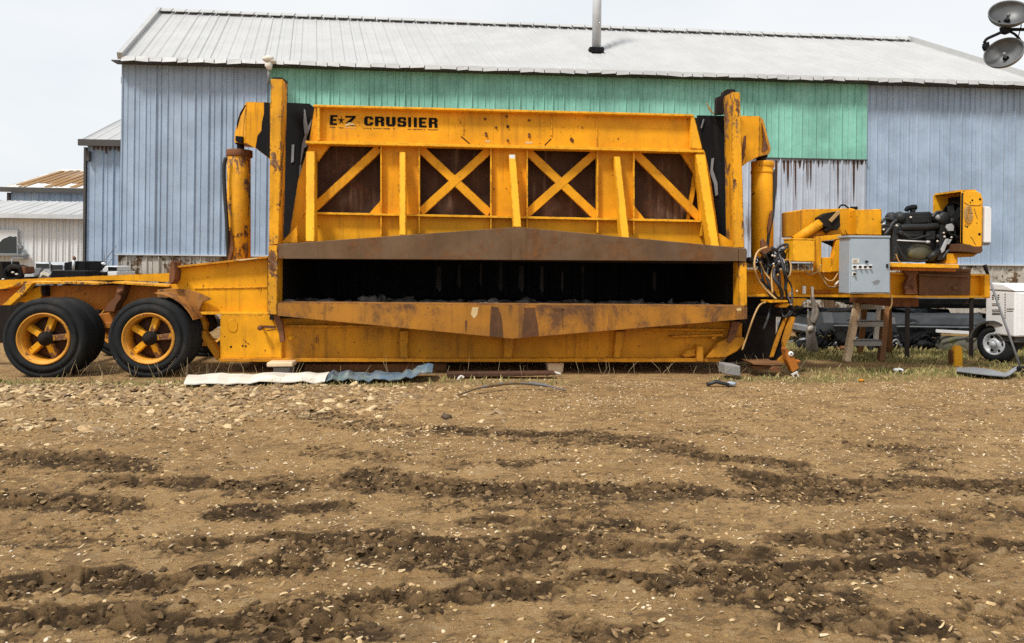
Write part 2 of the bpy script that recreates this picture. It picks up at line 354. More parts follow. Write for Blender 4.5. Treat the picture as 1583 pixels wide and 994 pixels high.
def build_ground():
    ys = [.9]
    while ys[-1] < 11.5: ys.append(ys[-1]+max(.0055, ys[-1]*.0030))
    ys = np.array([-60, -20, -5, 0, .5]+ys+[12, 13, 14, 16, 20, 30, 60, 120, 300, 700])
    uc = np.linspace(-1, 1, 960); u = np.concatenate([[-60, -12, -4, -2, -1.4], uc, [1.4, 2, 4, 12, 60]])
    span = np.clip(np.abs(ys), .9, 12)*.80+.9
    X = u[None, :]*span[:, None]+.06*ys.clip(0, 12)[:, None]; Y = np.repeat(ys[:, None], len(u), 1)
    h, w, tn = ground_h(X.ravel(), Y.ravel(), True)
    V = np.stack([X.ravel(), Y.ravel(), h], 1)
    ny, nx = X.shape; i = np.arange(ny*nx).reshape(ny, nx)
    q = np.stack([i[:-1, :-1], i[:-1, 1:], i[1:, 1:], i[1:, :-1]], -1).reshape(-1, 4)
    me = bpy.data.meshes.new('ground'); me.vertices.add(len(V)); me.vertices.foreach_set('co', V.ravel())
    me.loops.add(q.size); me.loops.foreach_set('vertex_index', q.ravel()); me.polygons.add(len(q))
    me.polygons.foreach_set('loop_start', np.arange(0, q.size, 4)); me.polygons.foreach_set('use_smooth', np.ones(len(q), bool))
    me.update()
    x, y = X.ravel(), Y.ravel()
    gr = grass_density(x, y); 
    a = me.attributes.new('churn', 'FLOAT', 'POINT'); a.data.foreach_set('value', w.astype(np.float32))
    a = me.attributes.new('tone', 'FLOAT', 'POINT'); a.data.foreach_set('value', (.25*fbm(x*11, y*15, 3)+tn-.12*0).astype(np.float32))
    a = me.attributes.new('turf', 'FLOAT', 'POINT'); a.data.foreach_set('value', gr.astype(np.float32))
    m, nt, b = new_mat('bare_dirt')
    at1 = nd(nt, 'ShaderNodeAttribute', attribute_name='churn'); at2 = nd(nt, 'ShaderNodeAttribute', attribute_name='turf'); at3 = nd(nt, 'ShaderNodeAttribute', attribute_name='tone')
    v = mapped(nt, 1, 1, 1)
    n1 = noise(nt, v, .9, 5); n2 = noise(nt, v, 6, 8, .65); n3 = noise(nt, v, 60, 6, .7); n4 = noise(nt, v, 2.3, 6, .6)
    dry = mix(nt, ramp(nt, n1, .3, .7), (.375, .220, .088), (.50, .308, .132))
    dry = mix(nt, mul(nt, ramp(nt, n2, .45, .75), .6), dry, (.19, .110, .048))
    dry = mix(nt, mul(nt, ramp(nt, n3, .55, .8), .6), dry, (.56, .41, .23))
    n6 = noise(nt, v, 95, 3, .6); dry = mix(nt, mul(nt, ramp(nt, n6, .60, .66), .75), dry, (.13, .082, .04)); n7 = noise(nt, mapped(nt, .6, 1.2, 1, off=(9, 3, 2)), 80, 3, .6); dry = mix(nt, mul(nt, ramp(nt, n7, .61, .66), .7), dry, (.62, .47, .27))
    n9 = noise(nt, mapped(nt, .55, 1.2, 1, off=(1, 8, 3)), 38, 4, .65); dry = mix(nt, mul(nt, ramp(nt, n9, .59, .66), .7), dry, (.115, .069, .030)); n10 = noise(nt, mapped(nt, .5, 1.3, 1, off=(7, 2, 9)), 42, 4, .65); dry = mix(nt, mul(nt, ramp(nt, n10, .60, .66), .65), dry, (.60, .44, .235))
    dry = mix(nt, mul(nt, ramp(nt, at3.outputs['Fac'], .62, .95), .55), dry, (.55, .395, .21)); dry = mix(nt, mul(nt, ramp(nt, at3.outputs['Fac'], .40, .10), .6), dry, (.17, .108, .052))
    mud = mix(nt, ramp(nt, at3.outputs['Fac'], .15, .80), (.045, .026, .012), (.23, .138, .062))  # dark end also paints the shade of the pits
    mud = mix(nt, mul(nt, ramp(nt, n3, .5, .8), .4), mud, (.17, .12, .078))
    dp = mul(nt, ramp(nt, n4, .52, .72), .55)
    c = mix(nt, dp, dry, mix(nt, n2, (.155, .098, .048), (.235, .152, .078)))
    ad = nd(nt, 'ShaderNodeMath', operation='MULTIPLY_ADD'); nt.links.new(n2, ad.inputs[0]); ad.inputs[1].default_value = .9; nt.links.new(at1.outputs['Fac'], ad.inputs[2])
    ad2 = nd(nt, 'ShaderNodeMath', operation='MULTIPLY_ADD'); nt.links.new(at3.outputs['Fac'], ad2.inputs[0]); ad2.inputs[1].default_value = -.35; nt.links.new(ad.outputs[0], ad2.inputs[2])
    c = mix(nt, mul(nt, ramp(nt, ad2.outputs[0], .42, 1.0), .88), c, mud)
    tf = mix(nt, ramp(nt, n2, .4, .65), (.17, .145, .05), (.28, .215, .105))
    c = mix(nt, mul(nt, at2.outputs['Fac'], .75), c, tf)
    nt.links.new(c, b.inputs['Base Color']); b.inputs['Roughness'].default_value = .93; b.inputs['Specular IOR Level'].default_value = .2
    n5 = noise(nt, mapped(nt, .75, 1.15, 1), 30, 10, .78)
    n8 = noise(nt, mapped(nt, .8, 1.2, 1, off=(4, 4, 4)), 110, 6, .75)
    am = nd(nt, 'ShaderNodeMath', operation='MULTIPLY_ADD'); nt.links.new(n8, am.inputs[0]); am.inputs[1].default_value = .45; nt.links.new(n5, am.inputs[2])
    bump(nt, b, am.outputs[0], 1.0, .04)
    me.materials.append(m)
    o = bpy.data.objects.new('ground', me); col.objects.link(o); tag(o, 'bare brown dirt yard churned by tyre ruts', 'ground', kind='structure')
    return o
def inpoly_soft(x, y, cx, cy, rx, ry):
    d = np.hypot((x-cx)/rx, (y-cy)/ry); return 1-sstep(.55, 1.15, d)
def grass_density(x, y):
    n = fbm(x*1.3+20, y*1.6, 3)+.35*fbm(x*4, y*5, 2)
    g = np.zeros_like(x)
    right = sstep(4.0, 5.2, x)*sstep(9.3, 9.9, y)*(1-sstep(14.0, 15, y))
    bare = inpoly_soft(x, y, 5.6, 10.55, 1.7, .45)+.8*inpoly_soft(x, y, 7.2, 10.4, .55, .3)+.7*inpoly_soft(x, y, 8.2, 9.9, 1.2, .18)
    g = np.maximum(g, right*(1-np.clip(bare, 0, 1)))
    g = np.maximum(g, .8*inpoly_soft(x, y, -5.6, 8.75, 1.6, .35)); g = np.maximum(g, .75*inpoly_soft(x, y, -3.6, 8.7, 1.1, .32))
    g = np.maximum(g, .6*inpoly_soft(x, y, -1.6, 8.75, 1.4, .22)); g = np.maximum(g, .7*inpoly_soft(x, y, 4.5, 9.25, 1.6, .3))
    g = np.maximum(g, .35*inpoly_soft(x, y, .5, 9.0, 1.3, .3)); g = np.maximum(g, .8*inpoly_soft(x, y, 7.5, 9.6, 1.6, .35))
    return np.clip(g*sstep(-.55, .25, n+.1), 0, 1)

def soup(name, verts, faces, mats, midx=None, smooth=False):
    me = bpy.data.meshes.new(name); n = faces.shape[1]
    me.vertices.add(len(verts)); me.vertices.foreach_set('co', verts.astype(np.float32).ravel())
    me.loops.add(faces.size); me.loops.foreach_set('vertex_index', faces.astype(np.int32).ravel()); me.polygons.add(len(faces))
    me.polygons.foreach_set('loop_start', np.arange(0, faces.size, n))
    me.polygons.foreach_set('use_smooth', np.full(len(faces), smooth))
    for m in mats: me.materials.append(m)
    if midx is not None: me.polygons.foreach_set('material_index', midx.astype(np.int32))
    me.update(); o = bpy.data.objects.new(name, me); col.objects.link(o); return o
def flat(name, c, rough=.85):
    m, nt, b = new_mat(name)
    n = noise(nt, mapped(nt, 1, 1, 1), 30, 4); nt.links.new(mix(nt, ramp(nt, n, .3, .7), tuple(x*.7 for x in c), tuple(min(1, x*1.15) for x in c)), b.inputs['Base Color'])
    b.inputs['Roughness'].default_value = rough; b.inputs['Specular IOR Level'].default_value = .25; return m
def scatter_xy(n, ymin=2.2, ymax=9.2, power=1.0):
    # even density over the wedge of yard in front of the machine
    y = np.sqrt(rng.random(n)*(ymax**2-ymin**2)+ymin**2) if power == 1 else ymin+(ymax-ymin)*rng.random(n)**power
    x = (rng.random(n)*2-1)*(y*.76+.5)+.06*y
    return x, y
def ico(sub):
    bm = bmesh.new(); bmesh.ops.create_icosphere(bm, subdivisions=sub, radius=1)
    bm.verts.ensure_lookup_table()
    v = np.array([p.co[:] for p in bm.verts]); f = np.array([[q.index for q in k.verts] for k in bm.faces]); bm.free(); return v, f
def stones(x, y, size, sub, jit, squash, sink, name, mats, smooth):
    n = len(x); V0, F0 = ico(sub); k = len(V0)
    z, _ = ground_h(x, y)
    sc = size[:, None]*np.stack([rng.uniform(.7, 1.5, n), rng.uniform(.6, 1.1, n), rng.uniform(squash[0], squash[1], n)], 1)
    a = rng.random(n)*2*np.pi; ca, sa = np.cos(a), np.sin(a)
    P = V0[None]*sc[:, None, :]*(1+rng.uniform(-jit, jit, (n, k, 1)))
    tilt = rng.uniform(-.5, .5, n); P[..., 2] += P[..., 0]*tilt[:, None]
    X = P[..., 0]*ca[:, None]-P[..., 1]*sa[:, None]; Yv = P[..., 0]*sa[:, None]+P[..., 1]*ca[:, None]
    P = np.stack([X+x[:, None], Yv+y[:, None], P[..., 2]+z[:, None]+(sc[:, 2]*sink)[:, None]], -1).reshape(-1, 3)
    Fc = (F0[None]+(np.arange(n)*k)[:, None, None]).reshape(-1, 3)
    mi = np.repeat(rng.integers(0, len(mats), n), len(F0))
    return soup(name, P, Fc, mats, mi, smooth)

def build_yard_litter():
    tan = [flat('stone_tan', (.43, .29, .145)), flat('stone_pale', (.54, .405, .23)), flat('stone_brown', (.21, .14, .072)), flat('stone_tan_dull', (.30, .21, .115)), flat('stone_earth', (.26, .175, .095))]
    pale = [flat('pebble_pale', (.60, .47, .30)), flat('pebble_buff', (.50, .37, .21)), flat('pebble_brown', (.30, .20, .10)), flat('pebble_white', (.64, .54, .40)), flat('pebble_tan', (.38, .28, .17)), flat('pebble_dark', (.13, .09, .055))]
    x, y = scatter_xy(52000); w, _ = band(x, y)
    p = .10+.9*sstep(.0, .5, fbm(x*.8+9, y*1.1, 3))
    keep = (rng.random(len(x)) < p*(1-.6*w)); x, y = x[keep], y[keep]
    o = stones(x, y, rng.gamma(1.7, .0036, len(x)).clip(.002, .013), 1, .22, (.25, .7), -.1, 'pebbles', pale, True)
    tag(o, 'small pale pebbles strewn over the dirt yard', 'pebbles', kind='stuff')
    n = 19000; x = rng.uniform(-6.8, 0.6, n); y = rng.uniform(5.9, 8.75, n)
    p = np.clip(sstep(.5, -2.2, x)+.06, 0, 1)*sstep(-.35, .45, fbm(x*1.1, y*1.9+30, 3)+.35*(y-7.3)); k = rng.random(n) < p; x, y = x[k], y[k]
    o = stones(x, y, rng.gamma(1.3, .0125, len(x)).clip(.005, .06), 2, .20, (.25, .6), -.15, 'rubble', tan, False)
    tag(o, 'larger rounded tan stones banked in front of the trailer wheels', 'rubble', kind='stuff')
    x, y = scatter_xy(230000, 2.2, 8.8); w, _ = band(x, y); k = (rng.random(len(x)) < w*(.3+.7*sstep(-.1, .5, fbm(x*3, y*5, 3)))); x, y = x[k], y[k]
    md = [flat('clod_dark', (.070, .042, .018)), flat('clod_mid', (.135, .083, .037)), flat('clod_light', (.22, .14, .066))]
    o = stones(x, y, rng.gamma(1.5, .0056, len(x)).clip(.0025, .022), 1, .36, (.3, .75), -.05, 'mud_clods', md, False)
    tag(o, 'dark damp clods of mud thrown up along the ruts', 'mud clods', kind='stuff')
    x, y = scatter_xy(60000, 2.2, 8.9); p = .12+.5*sstep(-.1, .5, fbm(x*1.2+70, y*2+5, 3)); k = rng.random(len(x)) < p; x, y = x[k], y[k]
    dd = [flat('crumb_tan', (.37, .245, .105)), flat('crumb_brown', (.24, .148, .06)), flat('crumb_dark', (.10, .06, .025)), flat('crumb_light', (.50, .35, .175))]
    o = stones(x, y, rng.gamma(1.5, .0044, len(x)).clip(.002, .018), 1, .32, (.25, .6), -.1, 'dirt_crumbs', dd, False)
    tag(o, 'dry crumbs of brown dirt scattered over the yard', 'dirt crumbs', kind='stuff')
    # straw and wood chips: bent slivers
    n = 26000; x, y = scatter_xy(n, 2.2, 9.2); w, _ = band(x, y)
    p = (.25+.75*sstep(-.2, .4, fbm(x*.7-5, y*1.0+2, 3)))*(1-.75*w); k = rng.random(n) < p*.8
    x, y = x[k], y[k]; n = len(x); z, _ = ground_h(x, y)
    L = rng.gamma(2.3, .0085, n).clip(.006, .034); W = L*rng.uniform(.12, .42, n); a = rng.normal(0, .9, n); ca, sa = np.cos(a), np.sin(a)
    base = np.array([[-1, -1, 0], [0, -1.1, .0], [1, -.5, 0], [1, .5, 0], [0, 1, .0], [-1, .9, 0]])
    P = np.repeat(base[None], n, 0).astype(float); P[..., 0] *= L[:, None]/2; P[..., 1] *= W[:, None]/2
    lift = rng.uniform(.1, .45, n)*L; P[:, 1, 2] += lift*.5; P[:, 4, 2] += lift*.5; P[:, 2:4, 2] += (rng.uniform(-.1, .5, n)*L)[:, None]
    P[..., 2] += P[..., 1]*rng.uniform(-.8, .8, n)[:, None]
    X = P[..., 0]*ca[:, None]-P[..., 1]*sa[:, None]; Yv = P[..., 0]*sa[:, None]+P[..., 1]*ca[:, None]
    P = np.stack([X+x[:, None], Yv+y[:, None], P[..., 2]+z[:, None]+.004], -1).reshape(-1, 3)
    f = (np.array([[0, 1, 4, 5], [1, 2, 3, 4]])[None]+(np.arange(n)*6)[:, None, None]).reshape(-1, 4)
    ms = [flat('chip_straw', (.52, .385, .21)), flat('chip_pale', (.60, .48, .31)), flat('chip_brown', (.25, .16, .08)), flat('chip_tan', (.44, .31, .165))]
    o = soup('wood_chips', P, f, ms, np.repeat(rng.integers(0, 4, n), 2)); tag(o, 'pale wood chips and straw bits littering the dirt', 'litter', kind='stuff')
    # grass
    n = 230000; x = rng.uniform(-7.5, 10.5, n); y = rng.uniform(8.1, 14.4, n)
    k = rng.random(n) < grass_density(x, y)**1.4*.6; x, y = x[k], y[k]; n = len(x); z, _ = ground_h(x, y)
    hgt = rng.gamma(2.6, .0125, n).clip(.01, .12)*(1+.5*sstep(.1, .5, fbm(x*2, y*2, 2))); wd = rng.uniform(.003, .007, n)*(1+.06*y); a = rng.random(n)*np.pi
    lean = rng.normal(0, .45, (n, 2))*hgt[:, None]
    bx, by = np.cos(a)*wd, np.sin(a)*wd
    P = np.stack([np.stack([x-bx, y-by, z-.005], -1), np.stack([x+bx, y+by, z-.005], -1),
                  np.stack([x+bx*.7+lean[:, 0]*.4, y+by*.7+lean[:, 1]*.4, z+hgt*.6], -1), np.stack([x+lean[:, 0], y+lean[:, 1], z+hgt], -1)], 1).reshape(-1, 3)
    f = (np.array([[0, 1, 2], [0, 2, 3]])[None]+(np.arange(n)*4)[:, None, None]).reshape(-1, 3)
    ms = [flat('blade_olive', (.235, .21, .065)), flat('blade_green', (.17, .18, .05)), flat('blade_straw', (.45, .36, .17)), flat('blade_tan', (.32, .27, .11))]
    o = soup('grass', P, f, ms, np.repeat(rng.integers(0, 4, n), 2)); tag(o, 'short patchy olive grass around the machine and trailer', 'grass', kind='stuff')
    # dry stems poking up by the tyres and blocks
    mb = MB()
    for _ in range(330):
        px, py = random.choice([(random.uniform(90, 330), random.uniform(572, 592)), (random.uniform(280, 1120), random.uniform(566, 588)), (random.uniform(1140, 1230), random.uniform(560, 582)), (random.uniform(1225, 1290), random.uniform(520, 535))])
        p = gp(px, py); h = random.uniform(.05, .22); q = Vector((random.gauss(0, .5), random.gauss(0, .4), 1))*h
        mb.tube([p, p+q*.5+Vector((0, 0, .01)), p+q+Vector((random.gauss(0, .25), 0, .25))*h], [.0025, .002, .001], 4)
    o = put('dry_weeds', mb, [flat('dry_stem', (.42, .32, .18))]); tag(o, 'thin dry weed stems along the foot of the machine', 'weeds', kind='stuff')

# ------------------------------------------------------------------ sheds
def ribbed(mb, x0, x1, z0, z1, y, pitch=.25, d=.034, rw=.05, n=None):
    """ribbed sheet facing -Y with closed thickness"""
    xs = []; x = x0; p0 = pitch; d0 = d; rj = random.Random(int(x0*100)+int(z1*10))
    while x < x1-.02:
        pitch = p0*rj.uniform(.72, 1.2); d = d0*rj.uniform(.55, 1.25)
        nx = min(x+pitch, x1)
        xs += [(x, 0), (min(x+rw*.35, nx), d), (min(x+rw*.65, nx), d), (min(x+rw, nx), 0)]
        if nx-x > pitch*.7:
            xs += [(x+pitch*.5, 0), (x+pitch*.5+.012, d*.5), (x+pitch*.5+.024, 0)]
        x = nx
    xs.append((x1, 0)); xs = sorted(set(xs)); 
    ff = [(a, y-b) for a, b in xs]
    lo = [mb.bm.verts.new((a, b, z0)) for a, b in ff]; hi = [mb.bm.verts.new((a, b, z1)) for a, b in ff]
    for i in range(len(ff)-1): mb.face([lo[i], lo[i+1], hi[i+1], hi[i]])
    k = [mb.bm.verts.new((c, y+.03, z)) for c, z in ((x0, z0), (x1, z0), (x1, z1), (x0, z1))]
    mb.face(k); mb.face([lo[0], hi[0], k[3], k[0]]); mb.face([lo[-1], k[1], k[2], hi[-1]])
    mb.face(hi+[k[2], k[3]]); mb.face(lo[::-1]+[k[0], k[1]])
def ribroof(mb, e0, e1, r0, r1, pitch=.28, d=.02, th=.05):
    """ribbed roof sheet between an eave edge e0-e1 and a ridge edge r0-r1"""
    L = (e1-e0).length; nrm = (e1-e0).cross(r0-e0).normalized()
    if nrm.z < 0: nrm = -nrm
    us = []; x = 0; rj = random.Random(int(L*100))
    while x < L-.05:
        pj = pitch*rj.uniform(.75, 1.2); dj = d*rj.uniform(.6, 1.2); us += [(x, 0), (x+.024, dj), (x+.044, dj), (x+.068, 0), (x+pj*.5, 0), (x+pj*.5+.012, dj*.3), (x+pj*.5+.024, 0)]; x += pj
    us = [u for u in us if u[0] < L]+[(L, 0)]
    lo = []; hi = []; lo2 = []; hi2 = []
    for u, h in us:
        t = u/L; e = e0.lerp(e1, t); r = r0.lerp(r1, t)
        lo.append(mb.bm.verts.new(e+nrm*h)); hi.append(mb.bm.verts.new(r+nrm*h)); lo2.append(mb.bm.verts.new(e-nrm*th)); hi2.append(mb.bm.verts.new(r-nrm*th))
    for i in range(len(us)-1):
        mb.face([lo[i], lo[i+1], hi[i+1], hi[i]]); mb.face([lo2[i+1], lo2[i], hi2[i], hi2[i+1]])
        mb.face([lo[i+1], lo[i], lo2[i], lo2[i+1]]); mb.face([hi[i], hi[i+1], hi2[i+1], hi2[i]])
    mb.face([lo[0], hi[0], hi2[0], lo2[0]]); mb.face([hi[-1], lo[-1], lo2[-1], hi2[-1]])

def gable_body(mb, x0, x1, y0, y1, yr, ze, zr, in0=0.0, in1=0.0):
    pr = [(y0, 0), (y1, 0), (y1, ze), (yr, zr), (y0, ze)]
    mb.solid([Vector((x0+(in0 if y == yr else 0), y, z)) for y, z in pr], [Vector((x1-(in1 if y == yr else 0), y, z)) for y, z in pr])

def build_big_shed():
    Y0 = 16.0; x0, x1 = -7.19, 12.75; ze = 5.57; zr = 7.57; yr = 19.0; y1 = 22.0
    sh = empty('metal_shed', ((x0+x1)/2, Y0, 0), 'large blue and green sheet metal shed with white ribbed roof behind the yellow crusher', 'shed')
    part('body', sh, 'blue', lambda m: gable_body(m, x0, x1-.02, Y0+.06, y1, yr, ze-.06, zr-.25, -.2, 1.3))
    zs = 1.52
    part('wall', sh, 'blue', lambda m: ribbed(m, x0-.01, x1, zs, ze, Y0))
    ga, gb = at(440, 101, Y0-.05), at(1340, 247, Y0-.05)
    part('green_wall_panel', sh, 'green', lambda m: ribbed(m, at(418, 101, Y0-.05).x, gb.x, gb.z, ze-.005, Y0-.05, pitch=.27))
    s0, s1 = at(1080, 330, Y0-.045), at(1338, 330, Y0-.045)
    part('rust_streaked_panel', sh, 'streaked', lambda m: ribbed(m, s0.x, s1.x, zs+.02, gb.z-.004, Y0-.045, pitch=.27))
    def lines(m):
        for px in list(range(1198, 1338, 6)):
            if random.random() < .85:
                L = random.choice([10, 16, 26, 45, 65, 85])*random.uniform(.7, 1.1); w = random.uniform(2, 5.5)
                m.prism([(px, 248), (px+w, 248), (px+w*.8, 248+L*.6), (px+w*.45, 248+L), (px+w*.2, 248+L*.6)], Y0-.0505, Y0-.0475)
    part('rust_run', sh, 'run', lines)
    part('panel_flashing', sh, 'darktrim', lambda m: m.box(s0.x-2, gb.x, Y0-.09, Y0-.04, gb.z-.02, gb.z+.002))
    part('skirt', sh, 'skirt', lambda m: ribbed(m, x0-.03, x1, 0, zs-.01, Y0-.02, pitch=.22))
    part('skirt_trim', sh, 'silver', lambda m: m.box(x0-.07, x1, Y0-.08, Y0+.01, zs-.012, zs+.018))
    eL, eR = Vector((x0+.12, Y0-.28, ze-.02)), Vector((x1+.1, Y0-.28, ze-.02))
    rL, rR = Vector((-7.62, yr, zr)), Vector((11.62, yr, zr-.12))
    part('roof', sh, 'roof', lambda m: ribroof(m, eL, eR, rL, rR))
    part('roof', sh, 'roof', lambda m: ribroof(m, Vector((x0-.12, y1+.28, ze-.02)), Vector((x1+.1, y1+.28, ze-.02)), rL+Vector((0, .01, 0)), rR+Vector((0, .01, 0)), pitch=.6))
    def ridge(m):
        n = 58
        for i in range(n):
            a = rL.lerp(rR, i/n); b = rL.lerp(rR, (i+.93)/n); j = random.uniform(0, .012)
            for s in (-1, 1):
                m.solid([a+Vector((0, 0, .09+j)), b+Vector((0, 0, .09+j)), b+Vector((0, s*.2, -.035+j)), a+Vector((0, s*.2, -.035+j))],
                        [a+Vector((0, 0, .075+j)), b+Vector((0, 0, .075+j)), b+Vector((0, s*.2, -.05+j)), a+Vector((0, s*.2, -.05+j))])
    part('ridge_cap', sh, 'roof', ridge)
    def rake(m):
        for a, b in ((eL, rL), (eR, rR)):
            s = -1 if a is eL else 1
            m.bar3(a+Vector((s*.03, -.03, .03)), b+Vector((s*.03, 0, .05)), .1, .14)
    part('rake_trim', sh, 'roof', rake)
    def tiles(m):                                    # bent over sheet ends along the eave
        x = eL.x
        while x < eR.x:
            w = random.uniform(.2, .34); j = random.uniform(-.012, .012); t = random.uniform(-.012, .012); dp = random.uniform(.045, .075)
            z = eL.z
            f = [Vector((x, eL.y-.05+j, z-dp+t)), Vector((x+w-.015, eL.y-.05+j*.5, z-dp-t)), Vector((x+w-.02, eL.y-.015, z+.035)), Vector((x+.005, eL.y-.015, z+.035+t*.5))]
            m.solid(f, [p+Vector((0, .02, .004)) for p in f]); x += w
    part('eave_trim', sh, 'roof', tiles)
    part('soffit', sh, 'darktrim', lambda m: m.box(x0-.1, x1+.05, Y0-.26, Y0+.02, ze-.085, ze-.06))
    # flue pipe through the roof
    fp = at(922, 78, 17.5); yy = 17.5; zz = ze-.02+(yy-eL.y)/(yr-eL.y)*(zr-ze)
    for _ in range(20):
        fp = at(922, 78, yy); zz = ze-.02+(yy-eL.y)/(yr-eL.y)*(zr-ze); yy += (zz-fp.z)*-.6 if False else (fp.z-zz)*.5
    fl = part('flue_pipe', sh, 'silver', lambda m: m.tube([(fp.x, yy, zz-.2), (fp.x, yy, zz+2.6)], .105, 16))
    part('flashing', fl, 'black', lambda m: m.box(fp.x-.2, fp.x+.14, yy-.22, yy+.05, zz-.12, zz+.02), bevel=.02)
    lp = at(415, 100, Y0-.4)
    mast = part('service_mast', sh, 'greymetal', lambda m: m.tube([(lp.x, Y0-.36, lp.z-.38), (lp.x, Y0-.36, lp.z)], .03, 8).tube([(lp.x-.02, Y0-.36, lp.z-.3), (lp.x, Y0, lp.z-.34)], .02, 6))
    part('weatherhead', mast, 'white_dirty', lambda m: m.blob((lp.x, Y0-.4, lp.z+.12), .12, .1, .07, .18).blob((lp.x+.01, Y0-.4, lp.z-.02), .075, .07, .1, .15).blob((lp.x+.05, Y0-.38, lp.z+.07), .10, .08, .06, .3))
    cl = at(184, 120, Y0)
    part('downpipe_bracket', sh, 'darktrim', lambda m: m.box(x0-.07, x0-.012, Y0+.1, Y0+.2, cl.z-.1, cl.z+.05).box(x0-.06, x0-.012, Y0+.1, Y0+.2, cl.z-.28, cl.z-.18), bevel=.01)

def build_annex():
    Y0 = 17.2; a = at(136, 219, Y0); ze = a.z; x0 = a.x; x1 = -7.4; rz = at(186, 180, 19.2)
    an = empty('annex_shed', (x0+.6, Y0, 0), 'narrow blue lean-to shed with pale roof joined to the left end of the big shed', 'shed')
    part('body', an, 'blue', lambda m: gable_body(m, x0, x1, Y0+.06, 21.2, 19.2, ze, rz.z-.1))
    part('wall', an, 'blue', lambda m: ribbed(m, x0-.01, x1, 0, ze-.01, Y0, pitch=.27))
    part('roof', an, 'roof', lambda m: ribroof(m, Vector((x0-.08, Y0-.2, ze)), Vector((x1, Y0-.2, ze)), Vector((x0-.08, 19.2, rz.z)), Vector((x1, 19.2, rz.z))))
    part('roof', an, 'roof', lambda m: ribroof(m, Vector((x0-.08, 21.4, ze)), Vector((x1, 21.4, ze)), Vector((x0-.08, 19.21, rz.z)), Vector((x1, 19.21, rz.z))))
    part('eave_trim', an, 'darktrim', lambda m: m.box(x0-.1, x1, Y0-.24, Y0-.18, ze-.12, ze+.02).box(x0-.06, x0-.012, Y0-.06, Y0+.05, 0, ze-.13))
    part('rust_stain', an, 'stain', lambda m: [m.prism([(px, 226), (px+4, 226), (px+3, 230+l), (px+1, 229+l)], Y0-.034, Y0-.031) for px, l in ((143, 3), (149, 2), (156, 3), (162, 8), (168, 3), (175, 2), (181, 4))])
    part('wall_lamp', an, 'darktrim', lambda m: m.box(x0+.02, x0+.09, Y0-.12, Y0-.03, ze-.45, ze-.22), bevel=.01)

